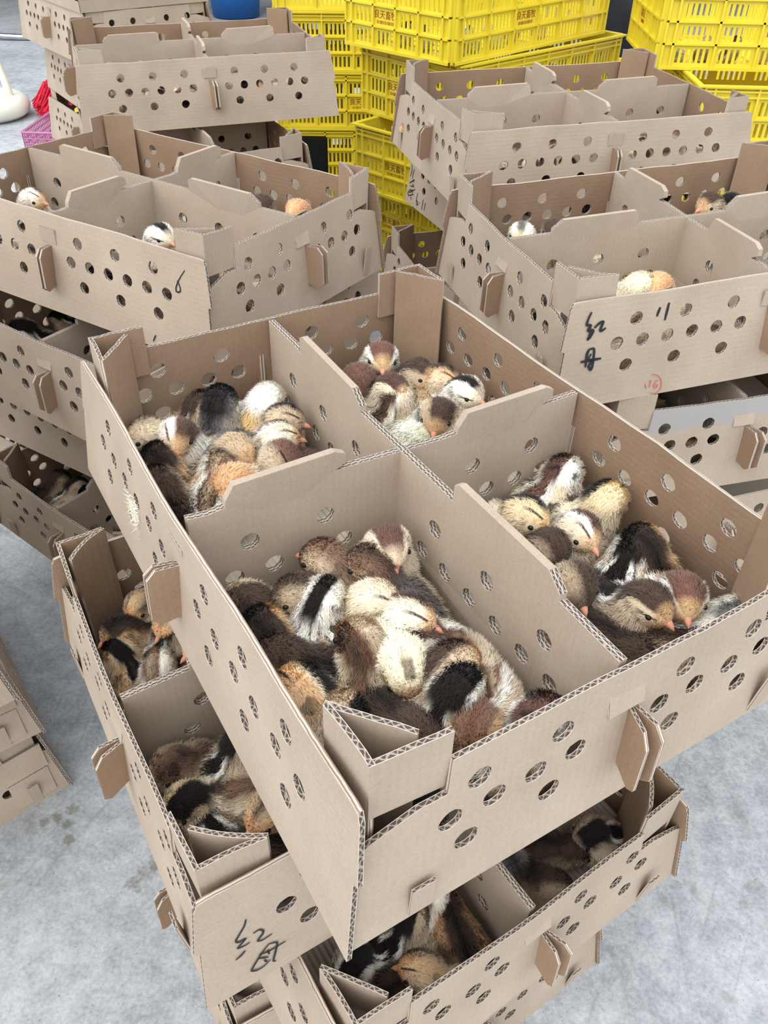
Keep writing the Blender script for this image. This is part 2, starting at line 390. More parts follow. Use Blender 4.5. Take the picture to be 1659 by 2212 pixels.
BOX = {
  'A': (-0.0157, 0.2569, 0.7119, 0.5461, 0.0046, 0.0136), 
  'L': (0.1094, 1.3806, 0.7017, -1.2593, 0.0186, 0.0095), 
  'M': (0.0256, 2.0354, 0.7404, -1.2705, 0.0, 0.0276), 
  'E': (-0.2541, 1.0494, 0.7107, 1.0322, 0.0118, 0.0383), 
  'I': (-0.8677, 2.5179, 0.7386, -1.2361, 0.0064, 0.0175), 
  'B': (-0.3620, 0.6595, 0.5340, -1.0244, 0.0051, 0.0189), 
  'C': (-0.0287, 0.2391, 0.3560, 0.5957, 0.0089, 0.0226), 
  'X': (-0.3611, 0.6894, 0.1780, -1.0568, 0.0002, 0.0), 
  'D': (-0.0511, 0.2739, 0.0, 0.5982, 0.0002, 0.0001), 
  'F': (-0.7226, 1.2707, 0.5340, -0.5968, -0.0001, 0.0001), 
  'G1': (-0.5294, 1.2304, 0.3560, 1.0206, 0.0000, 0.0), 
  'G2': (-0.7834, 1.2973, 0.1780, -0.6609, 0.0001, -0.0002), 
  'N': (0.3170, 0.9720, 0.5250, 0.2578, 0.0, -0.0001), 
  'O': (0.1291, 1.3340, 0.3500, -1.2564, -0.0001, 0.0000), 
  'P': (0.3010, 1.6280, 0.5550, 0.4019, 0.0001, 0.0000), 
  'Q': (0.0014, 2.0347, 0.3700, -1.2409, 0.0000, 0.0000), 
  'J': (-0.5969, 1.9540, 0.5550, 0.4570, 0.0, -0.0002), 
  'H1': (-0.8969, 0.5147, 0.0000, 0.7179, 0.0000, 0.0000), 
  'H2': (-0.9171, 0.5282, 0.1780, 0.6365, 0.0000, 0.0000), 
  'G3': (-0.50, 1.36, 0.0, 1.00, 0, 0),
  'N2': (0.33, 1.00, 0.175, 0.24, 0, 0),
  'O2': (0.15, 1.35, 0.0, -1.26, 0, 0),
  'Q2': (0.255, 1.645, 0.185, 0.35, 0, 0),
  'Q3': (0.03, 2.02, 0.0, -1.25, 0, 0),
  'J2': (-0.86, 2.50, 0.37, -1.24, 0, 0),
  'J3': (-0.60, 1.98, 0.185, 0.42, 0, 0),
  'J4': (-0.87, 2.51, 0.0, -1.22, 0, 0),
  'K1': (-0.970, 2.950, 0.708, 0.66, 0, 0),
  'K2': (-0.965, 2.975, 0.531, 0.60, 0, 0),
  'K3': (-0.955, 2.970, 0.354, 0.66, 0, 0),
  'K4': (-0.960, 2.980, 0.177, 0.64, 0, 0),
  'K5': (-0.950, 2.980, 0.000, 0.66, 0, 0),
  'H3': (-0.874, 0.441, 0.356, 0.68, 0, 0),
  'H4': (-0.905, 0.430, 0.534, 0.66, 0, 0),
  'H5': (-0.920, 0.420, 0.712, 0.68, 0, 0),
}
BOXM = {}
def chick_box(key, p, label, var=0, skip=()):
    mw = pose_matrix(p); BOXM[key] = mw
    r = empty('chick_box', mw); tag(r, label, 'box', 'open cardboard chick boxes')
    for n, me in BOXPARTS[var]:
        if n in skip: continue
        o = link(n, me, r)
    return r
LBL = {
 'A': ('nearest open cardboard chick box, topmost of the front stack, four compartments full of chicks', 0),
 'B': ('turned cardboard box with two handwritten characters, directly under the nearest box', 1),
 'C': ('third box down in the front stack, shaded chicks showing at lower right', 2),
 'X': ('fourth box down in the front stack, just a corner post showing at bottom left', 1),
 'D': ('lowest box of the front stack standing on the concrete floor', 2),
 'E': ('open box marked with a handwritten 6, topmost of the left stack', 1),
 'F': ('second box down in the left stack, turned crosswise under the 6 box', 2),
 'G1': ('third box down in the left stack, only a holed strip of wall visible', 0),
 'G2': ('dark low box in the left stack, open at the left with shaded chicks', 2),
 'G3': ('lowest box of the left stack, on the floor beneath the dark box', 1),
 'L': ('box marked 11 with a red circled 16, topmost of the right stack', 2),
 'N': ('box with a damp grey rim, second in the right stack under the box marked 11', 1),
 'O': ('third box down in the right stack, mostly behind the nearest box', 0),
 'N2': ('fourth box down in the right stack', 2),
 'O2': ('lowest box of the right stack, on the floor', 1),
 'M': ('open empty-looking box in front of the yellow crates at upper right', 1),
 'P': ('box with handwriting and 6.11 under the open box by the yellow crates', 0),
 'Q': ('dark open box low beside the yellow crates, below the box marked 6.11', 2),
 'Q2': ('fourth box down in the stack by the yellow crates', 1),
 'Q3': ('lowest box in the stack by the yellow crates, on the floor', 0),
 'I': ('open box at the back left with a long holed front wall, top of its stack', 2),
 'J': ('dark-mouthed box directly under the back left box', 1),
 'J2': ('third box down in the back left stack, red brush beside it', 0),
 'J3': ('fourth box down in the back left stack', 2),
 'J4': ('lowest box in the back left stack, on the floor', 1),
 'H1': ('lowest cardboard box of the stack at the left picture edge, standing on the floor', 0),
 'H2': ('middle cardboard box of the stack at the left picture edge, with closing flaps', 1),
 'H3': ('third box up in the stack at the left picture edge, only a corner in view', 0),
 'H4': ('fourth box up in the stack at the left picture edge', 2),
 'H5': ('topmost box of the stack at the left picture edge', 1),
 'K1': ('closed box with a holed lid at top left, uppermost of its stack', 2),
 'K2': ('second box down in the lidded stack at top left', 1),
 'K3': ('third box down in the lidded stack at top left', 0),
 'K4': ('fourth box down in the lidded stack at top left', 2),
 'K5': ('lowest box of the lidded stack at top left, on the floor', 1),
}
ROOT = {}
for k, p in BOX.items(): ROOT[k] = chick_box(k, p, LBL[k][0], LBL[k][1])

def lid_mesh():
    mb = MB(); rng = random.Random(5)
    hs = [circle(.05 + .042 * i + (.02 if j % 2 else 0), .07 + .05 * j, .008, rng, 8) for i in range(8) for j in range(10) if not (i in (3, 4) and j in (4, 5))]
    f = lambda u, v, w: Vector((u, v, PT + .009 - w))
    cut_panel(mb, rect(-.004, -.004, W + .004, L + .004), hs, TH, f, 'v'); 
    e = .004
    for a, b in (((-e, -e, PT - .028), (-e + .004, L + e, PT + .008)), ((W + e - .004, -e, PT - .028), (W + e, L + e, PT + .008)), ((-e, -e, PT - .026), (W + e, -e + .004, PT + .008)), ((-e, L + e - .004, PT - .026), (W + e, L + e, PT + .008))): mb.box(a, b, 0)
    return mb.mesh('lid', [MAT['out_v'], MAT['in_v'], MAT['edge1'], MAT['ply']])
LIDM = lid_mesh()
link('lid', LIDM, ROOT['K1']); link('lid', LIDM, ROOT['H5'])
def flaps(key):
    """taped closing flaps hanging on the front wall near the corner"""
    for (u0, u1, z0, z1, l0, l1) in ((W - .085, W - .005, .075, .125, .004, .002), (W - .075, W - .008, .012, .070, .003, .0015), (W - .17, W - .10, .09, .135, .004, .002)):
        link('closing_flap', wall_patch('y0', u0, u1, z0, z1, l0, l1), ROOT[key])
flaps('H1'); flaps('H2')
def stained():
    m = MAT['out_v'].copy(); m.name = 'kraft_out_water_stained'; t = NT('tmp'); t.m = m; t.t = m.node_tree; t.b = m.node_tree.nodes['Principled BSDF']
    old = t.b.inputs['Base Color'].links[0].from_socket
    uv = t.n('ShaderNodeUVMap', uv_map='uv'); sx = t.n('ShaderNodeSeparateXYZ'); t.l(uv.outputs[0], sx.inputs[0]); tc = t.n('ShaderNodeTexCoord')
    e = t.math('ADD', sx.outputs[1], t.math('MULTIPLY_ADD', t.noise(22, tc.outputs['Object'], 4), .05, -.025))
    t.color(t.mix(t.math('MULTIPLY', t.step(e, .112, .118), .75), old, srgb(158, 160, 162))); return m
for c in children_of(ROOT['N']):
    if c.name.startswith('short_wall'):
        c.material_slots[0].link = 'OBJECT'; c.material_slots[0].material = stained()

# handwriting with a marker, ribbons of ink on the wall
def ink(key, side, lines, width, mat, dz=0, taper=.6):
    mb = MB()
    for ln in lines:
        # subdivide
        P = [Vector((u, z + dz)) for u, z in ln]; Q = []
        for i in range(len(P) - 1):
            p0, p1, p2, p3 = P[max(i-1,0)], P[i], P[i+1], P[min(i+2,len(P)-1)]
            for k in range(5):
                t = k / 5
                Q.append(.5 * ((2*p1) + (p2-p0)*t + (2*p0-5*p1+4*p2-p3)*t*t + (3*p1-p0-3*p2+p3)*t**3) * .5 + (p1.lerp(p2, t)) * .5)
        Q.append(P[-1]); vs = []; n = len(Q)
        for i, q in enumerate(Q):
            d = (Q[min(i+1, n-1)] - Q[max(i-1, 0)]); d = d.normalized() if d.length > 1e-9 else Vector((1, 0))
            w = width * .5 * (taper + (1 - taper) * math.sin(math.pi * min(1, (i + 1) / n)))
            for s in (-1, 1):
                u, z = q.x - d.y * w * s, q.y + d.x * w * s
                if side == 'x1': x = W + TX * (1 - z / HW) + .0030
                else: x = -TX * (1 - z / HW) - .0058
                b = BOWS[LBL[key][1]][0] * math.sin(math.pi * max(0, min(1, u / L))) * (z / HW) ** 2
                off = .0012
                x = (W + TX * (1 - z / HW) + b * .6 + off) if side == 'x1' else (-TX * (1 - z / HW) - b - off)
                vs.append((x, fl(u, L, TY, z) if False else u, z))
        mb.add(vs, [(2*i, 2*i+1, 2*i+3, 2*i+2) for i in range(n - 1)])
    return link('handwriting', mb.mesh('handwriting', [mat], fix=False), ROOT[key])
INK = {
 "B": [[(0.0295, 0.0981), (0.0269, 0.0905), (0.0175, 0.0775), (0.0192, 0.0732), (0.0256, 0.0728), (0.0171, 0.0657), (0.0232, 0.0638), (0.0279, 0.0644)], [(0.0226, 0.0564), (0.018, 0.053), (0.013, 0.051)], [(0.0323, 0.074), (0.0379, 0.0743), (0.0408, 0.07), (0.0397, 0.0658), (0.0343, 0.0605), (0.0385, 0.0573), (0.0474, 0.0585)], [(0.0427, 0.0467), (0.0348, 0.0392), (0.0232, 0.0234), (0.0277, 0.0186), (0.034, 0.0185), (0.0409, 0.0226)], [(0.0427, 0.0467), (0.0499, 0.0421), (0.0466, 0.0297), (0.043, 0.0185), (0.0455, 0.0158)], [(0.0328, 0.0394), (0.0412, 0.0363), (0.0573, 0.0365)], [(0.0405, 0.0388), (0.0411, 0.0317)], [(0.0358, 0.0279), (0.0377, 0.0222)], [(0.0311, 0.0348), (0.0401, 0.0281)]],
 "L": [[(0.0217, 0.1354), (0.0181, 0.1274), (0.0162, 0.1192), (0.0224, 0.1174), (0.019, 0.111), (0.0245, 0.111), (0.0271, 0.1089), (0.0229, 0.1008), (0.019, 0.0979)], [(0.0236, 0.1111), (0.0221, 0.1035), (0.0195, 0.0983)], [(0.028, 0.1131), (0.0339, 0.1182), (0.0402, 0.1199), (0.0369, 0.1091), (0.0398, 0.1078), (0.0451, 0.1109)], [(0.0238, 0.0847), (0.0212, 0.078), (0.0209, 0.0599)], [(0.0238, 0.0847), (0.0309, 0.0845), (0.0317, 0.0736), (0.031, 0.0592), (0.0291, 0.0549), (0.0255, 0.061), (0.0295, 0.0676), (0.0239, 0.0713), (0.0274, 0.0779)], [(0.0128, 0.0686), (0.0284, 0.0687), (0.0432, 0.069)], [(0.1232, 0.1272), (0.1214, 0.121), (0.12, 0.1151)], [(0.1357, 0.1315), (0.1343, 0.1191), (0.1331, 0.1079)]],
 "Lred": [[(0.1251, 0.0238), (0.1276, 0.0241), (0.1302, 0.0238), (0.1329, 0.0228), (0.1355, 0.0212), (0.138, 0.0191), (0.1401, 0.0166), (0.1419, 0.0137), (0.1432, 0.0107), (0.144, 0.0076), (0.1442, 0.0045), (0.1438, 0.0017), (0.1429, -0.0009), (0.1414, -0.003), (0.1396, -0.0045), (0.1373, -0.0054), (0.1348, -0.0057), (0.1321, -0.0053), (0.1293, -0.0043), (0.1267, -0.0027)], [(0.1205, 0.004), (0.1194, 0.006), (0.1185, 0.008), (0.1179, 0.0101), (0.1175, 0.0122)], [(0.1235, 0.0138), (0.126, 0.0159), (0.1246, 0.0043)], [(0.1378, 0.0132), (0.1345, 0.0133), (0.1322, 0.0088), (0.1318, 0.005), (0.1348, 0.0025), (0.1376, 0.0045), (0.1364, 0.0081), (0.1329, 0.0077)]],
 "E": [[(0.0295, 0.1279), (0.0369, 0.118), (0.0422, 0.1097), (0.0464, 0.1004), (0.0462, 0.0952), (0.042, 0.0947), (0.0385, 0.0972), (0.0387, 0.1023), (0.0423, 0.1091), (0.0439, 0.1106)], [(0.089, 0.0197), (0.0946, 0.0086)]],
 "Ered": [[(0.0205, 0.0441), (0.0076, 0.0479)], [(0.0179, 0.0448), (0.0171, 0.0426)], [(0.0127, 0.0465), (0.0119, 0.0447)]],
 "P": [[(0.6038, 0.0939), (0.5982, 0.0817), (0.6041, 0.0643)], [(0.586, 0.0877), (0.5897, 0.0737), (0.5903, 0.0631)], [(0.603, 0.0487), (0.5882, 0.0575), (0.5753, 0.0645)], [(0.5857, 0.0627), (0.5784, 0.0579)], [(0.5862, 0.052), (0.5749, 0.0484), (0.5966, 0.0436)], [(0.5954, 0.0342), (0.6048, 0.0224), (0.5969, 0.0194), (0.5695, 0.0307)], [(0.5954, 0.0342), (0.5807, 0.0369), (0.5775, 0.0282)], [(0.5972, 0.0265), (0.5656, 0.0442)], [(0.5838, 0.0208), (0.5812, 0.0136)], [(0.547, 0.0412), (0.5504, 0.0207), (0.5426, 0.0117), (0.5379, 0.0168), (0.5442, 0.0218), (0.5498, 0.0192)], [(0.5316, 0.0232), (0.5281, 0.0208)], [(0.5115, 0.0357), (0.5132, 0.0089)], [(0.4966, 0.0327), (0.4996, 0.0125)]],
}
ink('B', 'x1', INK['B'], .0022, MAT['ink']); ink('L', 'x1', INK['L'], .0042, MAT['ink'])
o = ink('L', 'x1', INK['Lred'], .0012, MAT['redink'], .0075); o.name = 'printed_stamp'
ink('E', 'x0', INK['E'], .0022, MAT['ink']); ink('P', 'x0', INK['P'], .0026, MAT['ink'])

# ---------------------------------------------------------------- day-old chicks
def catmull(P, n):
    P = np.array(P, float); out = []; m = len(P) - 1
    for k in range(n):
        s = k / (n - 1) * m; i = min(int(s), m - 1); t = s - i
        p0, p1, p2, p3 = P[max(i-1, 0)], P[i], P[i+1], P[min(i+2, m)]
        out.append(.5 * (2*p1 + (p2-p0)*t + (2*p0-5*p1+4*p2-p3)*t*t + (3*p1-p0-3*p2+p3)*t**3))
    return np.array(out)
def chick_shape(neck, hyaw, hpitch, bp=0):
    body = [(-.043,0,.031,.003,0),(-.037,0,.030,.0105,.04),(-.024,0,.0275,.0195,.15),(-.007,0,.0265,.0242,.29),(.009,0,.0300,.0228,.43)]
    cb, sb = math.cos(bp), math.sin(bp)
    rot = lambda x, z: (x * cb - (z - .027) * sb, x * sb + (z - .027) * cb + .027)
    pts = []
    for x, y, z, r, t in body:
        x2, z2 = rot(x, z); pts.append((x2, y, z2, r, t))
    br = np.array(pts[-1][:3]); nk = np.array(neck, float)
    d = np.array([math.cos(hpitch) * math.cos(hyaw), math.cos(hpitch) * math.sin(hyaw), math.sin(hpitch)])
    hc = br + nk
    mid = br + nk * .55 - d * .003
    pts.append((*mid, .0168, .58)); pts.append((*(hc - d * .007), .0150, .69)); pts.append((*(hc + d * .002), .0147, .80))
    pts.append((*(hc + d * .0095), .0120, .91)); pts.append((*(hc + d * .0148), .0076, .965)); pts.append((*(hc + d * .0178), .0028, 1.0))
    return pts, hc, d
POSE = {'sit': ((.014, 0, .027), 0, -.12, .42), 'turnL': ((.012, .005, .027), .85, -.12, .40), 'turnR': ((.012, -.005, .027), -.85, -.12, .40),
        'facer': ((.010, -.009, .027), -1.35, -.22, .35), 'facel': ((.010, .009, .027), 1.35, -.22, .35), 'tall': ((.012, 0, .029), 0, -.15, .85),
        'low': ((.024, 0, .014), 0, -.28, .15), 'nest': ((.012, .004, .020), .3, -.45, .45), 'flat': ((.028, 0, .006), .25, -.15, .05), 'down': ((.024, 0, .015), 0, -.85, .15)}
def build_chick(name, prm):
    rng = np.random.default_rng(abs(sum(map(ord, name))))
    pts, hc, d = chick_shape(*prm); R, N = 34, 20
    C = catmull(pts, R); P = C[:, :3]; r = np.maximum(C[:, 3], .0015); t = np.clip(C[:, 4], 0, 1)
    T = np.gradient(P, axis=0); T /= np.linalg.norm(T, axis=1)[:, None]
    up = np.array([0, 0, 1.]); U = []
    for k in range(R):
        up = up - T[k] * up.dot(T[k]); up /= np.linalg.norm(up); U.append(up)
    U = np.array(U); Sd = np.cross(T, U)
    ang = np.linspace(0, 2 * np.pi, N, endpoint=False)
    V = np.zeros((R, N, 3)); UV = np.zeros((R, N, 2))
    for k in range(R):
        bodyish = max(0, 1 - t[k] / .6)
        wv = 1.0 + .06 * bodyish; hv = 1.0 - .06 * bodyish
        V[k] = P[k] + r[k] * (np.cos(ang)[:, None] * U[k] * hv + np.sin(ang)[:, None] * Sd[k] * wv)
        a = np.where(ang > np.pi, 2 * np.pi - ang, ang) / np.pi
        UV[k, :, 0] = a; UV[k, :, 1] = t[k]
    for _ in range(2):      # relax the neck fold
        V2 = V.copy(); V2[1:-1] = .5 * V[1:-1] + .25 * (V[:-2] + V[2:]); V = V2
    V[:, :, 2] = np.where(V[:, :, 2] < .004, .004 + (V[:, :, 2] - .004) * .15, V[:, :, 2])
    zmin = V[:, :, 2].min(); V[:, :, 2] -= zmin
    dz = -zmin
    verts = V.reshape(-1, 3); uvv = UV.reshape(-1, 2)
    faces = [(k*N+i, k*N+(i+1)%N, (k+1)*N+(i+1)%N, (k+1)*N+i) for k in range(R-1) for i in range(N)]
    faces += [tuple(range(N))[::-1], tuple((R-1)*N+i for i in range(N))]
    def mk(nm, verts, faces, uvv):
        me = bpy.data.meshes.new(nm); me.from_pydata([tuple(v) for v in verts], [], faces); u = me.uv_layers.new(name='coat')
        li = np.zeros(len(me.loops), int); me.loops.foreach_get('vertex_index', li)
        u.data.foreach_set('uv', np.asarray(uvv)[li].ravel()); me.polygons.foreach_set('use_smooth', [True] * len(me.polygons)); me.update(); return me
    body = mk('chick_body_' + name, verts, faces, uvv)
    bm = bmesh.new(); bm.from_mesh(body); bmesh.ops.recalc_face_normals(bm, faces=bm.faces); bm.to_mesh(body); bm.free()
    # wings: flattened lobes on the flanks
    bp = prm[3] if len(prm) > 3 else 0; cb, sb = math.cos(bp), math.sin(bp)
    wings = []; wv_all = []
    for s in (-1, 1):
        vs, us = [], []
        for i in range(9):
            for j in range(12):
                th = math.pi * i / 8; ph = 2 * math.pi * j / 12
                x = -.010 - .021 * math.cos(th); rr = math.sin(th)
                y = s * (.0222 + .0050 * rr * math.cos(ph) - .010 * max(0, -(x + .012)) / .024); z = .0290 + .0100 * rr * math.sin(ph) - (x + .01) * .25
                x2 = x * cb - (z - .027) * sb; z2 = x * sb + (z - .027) * cb + .027 + dz
                vs.append((x2, y, max(z2, .002))); us.append((.40 - .10 * math.sin(ph) * rr, .28))
        fs = [(i*12+j, i*12+(j+1)%12, (i+1)*12+(j+1)%12, (i+1)*12+j) for i in range(8) for j in range(12)]
        me = mk('wing', vs, fs, us)
        bm = bmesh.new(); bm.from_mesh(me); bmesh.ops.remove_doubles(bm, verts=bm.verts, dist=1e-5); bmesh.ops.recalc_face_normals(bm, faces=bm.faces); bm.to_mesh(me); bm.free()
        wings.append(me); wv_all.append((np.array(vs), fs, np.array(us), s))
    # down: short tapered strands growing out of body and wings, combed towards the tail
    def grow(verts, faces, uvv, count, lscale, tdir):
        F = np.array([f for f in faces if len(f) == 4])
        a, b, c, e = verts[F[:, 0]], verts[F[:, 1]], verts[F[:, 2]], verts[F[:, 3]]
        nrm = np.cross(c - a, e - b); ar = np.linalg.norm(nrm, axis=1) + 1e-12; nrm /= ar[:, None]
        ctr = (a + b + c + e) / 4
        pick = rng.choice(len(F), count, p=ar / ar.sum()); x, y = rng.random((2, count))
        w = [(1-x)*(1-y), x*(1-y), x*y, (1-x)*y]
        vs = [verts[F[pick, k]] for k in range(4)]; us = [uvv[F[pick, k]] for k in range(4)]
        root = sum(w[k][:, None] * vs[k] for k in range(4)); uv = sum(w[k][:, None] * us[k] for k in range(4))
        return root, uv, nrm[pick], tdir[pick] if tdir is not None else None
    Fq = np.array([f for f in faces if len(f) == 4]); tdir = T[(Fq[:, 0] // N)]
    root, uv, nr, td = grow(verts, faces, uvv, 16000, 1, tdir)
    ax = P[np.clip((uv[:, 1] * 0).astype(int), 0, R-1)]
    # orient normals outward from the spine
    near = P[np.argmin(((root[:, None, :] - (P + [0, 0, dz])[None]) ** 2).sum(2), axis=1)] + [0, 0, dz]
    flip = ((root - near) * nr).sum(1) < 0; nr[flip] *= -1
    tt = uv[:, 1]
    ln = np.interp(tt, [0, .1, .45, .62, .8, .93, .985, 1], [.0085, .0080, .0070, .0056, .0044, .0030, .0013, .0004])
    G = [(root, uv, nr, td, ln)]
    for vs, fs, us, s in wv_all:
        rt, u2, n2, _ = grow(vs, fs, us, 900, 1, None)
        n2[(n2[:, 1] * s) < 0] *= -1
        td2 = np.tile(np.array([cb, 0, sb]), (len(rt), 1)); G.append((rt, u2, n2, td2, np.full(len(rt), .0052)))
    root = np.concatenate([g[0] for g in G]); uv = np.concatenate([g[1] for g in G]); nr = np.concatenate([g[2] for g in G]); td = np.concatenate([g[3] for g in G]); ln = np.concatenate([g[4] for g in G])
    Dn = np.array(d); un = np.array([0, 0, 1.]); un = un - Dn * un.dot(Dn); un /= np.linalg.norm(un); sn = np.cross(Dn, un); hn = np.array(hc) + [0, 0, dz]
    keep = np.ones(len(root), bool)
    for s_ in (-1, 1): keep &= np.linalg.norm(root - (hn + Dn * .0085 + sn * s_ * .0120 + un * .0018), axis=1) > .0036
    root, uv, nr, td, ln = root[keep], uv[keep], nr[keep], td[keep], ln[keep]
    n = len(root); ln = ln * rng.uniform(.55, 1.25, n)
    J = rng.normal(0, 1, (n, 3)); clump = np.sin(root * 420 + np.array([0, 2, 4])) * .35
    comb = nr * .74 - td * .55 + J * .20 + clump * .30
    comb /= np.linalg.norm(comb, axis=1)[:, None]
    tip = root + comb * ln[:, None] + np.array([0, 0, -.10])[None] * ln[:, None]
    midp = root + (nr * .55 + comb * .45) * ln[:, None] * .5
    side = np.cross(comb, nr + J * .5); side /= np.linalg.norm(side, axis=1)[:, None] + 1e-9
    w0 = .00026; root0 = root - nr * .0006
    low = .0012
    VV = np.stack([root0 - side * w0, root0 + side * w0, midp - side * w0 * .8, midp + side * w0 * .8, tip], 1).reshape(-1, 3)
    VV[:, 2] = np.maximum(VV[:, 2], low)
    idx = np.arange(n) * 5
    me = bpy.data.meshes.new('down_' + name)
    me.vertices.add(n * 5); me.vertices.foreach_set('co', VV.ravel())
    tri = np.stack([idx, idx+1, idx+3, idx, idx+3, idx+2, idx+2, idx+3, idx+4], 1).reshape(-1)
    me.loops.add(len(tri)); me.loops.foreach_set('vertex_index', tri)
    nt = n * 3; me.polygons.add(nt); me.polygons.foreach_set('loop_start', np.arange(nt) * 3); me.polygons.foreach_set('loop_total', np.full(nt, 3))
    me.update(calc_edges=True); me.validate()
    ul = me.uv_layers.new(name='coat'); vu = np.repeat(uv, 5, 0); ul.data.foreach_set('uv', vu[tri].ravel())
    me.polygons.foreach_set('use_smooth', [True] * nt)
    nn = nr * .85 + J * .12 + np.array([0, 0, .12]); nn /= np.linalg.norm(nn, axis=1)[:, None]
    me.normals_split_custom_set_from_vertices([tuple(v) for v in np.repeat(nn, 5, 0)])
    # beak and eyes
    D = Vector(d); hcv = Vector(hc) + Vector((0, 0, dz)); upv = Vector((0, 0, 1)); upv = (upv - D * upv.dot(D)).normalized(); sdv = D.cross(upv)
    bk = MB()
    bk.tube([hcv + D * .0138 - upv * .0013, hcv + D * .0172 - upv * .0014, hcv + D * .0210 - upv * .0020, hcv + D * .0242 - upv * .0034], [.0040, .0034, .0021, .0004], 8)
    bk.tube([hcv + D * .0138 - upv * .0028, hcv + D * .0176 - upv * .0031, hcv + D * .0220 - upv * .0040], [.0030, .0024, .0004], 8)
    beak = bk.mesh('beak', [MAT['beak']], True)
    ey = []
    for s in (-1, 1):
        eb = MB(); c = hcv + D * .0080 + sdv * s * .0127 + upv * .0018; vs, fs = [], []
        for i in range(7):
            for j in range(10):
                th, ph = math.pi * i / 6, 2 * math.pi * j / 10
                vs.append(c + (D * math.cos(ph) * math.sin(th) + upv * math.sin(ph) * math.sin(th) * .85 + sdv * math.cos(th) * .8) * .0025)
        fs = [(i*10+j, i*10+(j+1)%10, (i+1)*10+(j+1)%10, (i+1)*10+j) for i in range(6) for j in range(10)]
        eb.add(vs, fs); ey.append(eb.mesh('eye', [MAT['eye']], True))
    return dict(body=body, wings=wings, down=me, beak=beak, eyes=ey)
MAT['beak'] = plain('pink_beak', srgb(226, 160, 132), .45, .35, .08, 200); MAT['eye'] = plain('black_eye', srgb(20, 17, 16), .35, .4)
KIT = {k: build_chick(k, v) for k, v in POSE.items()}

BK, DB, RB, TN, CR, WH, BF, OR, GY, RU, YL = (srgb(38,33,31), srgb(84,63,50), srgb(112,76,60), srgb(196,170,136), srgb(238,220,188), srgb(252,248,238), srgb(232,208,172), srgb(226,178,114), srgb(124,117,116), srgb(140,102,74), srgb(250,238,204))
def bands(*a): return list(a)
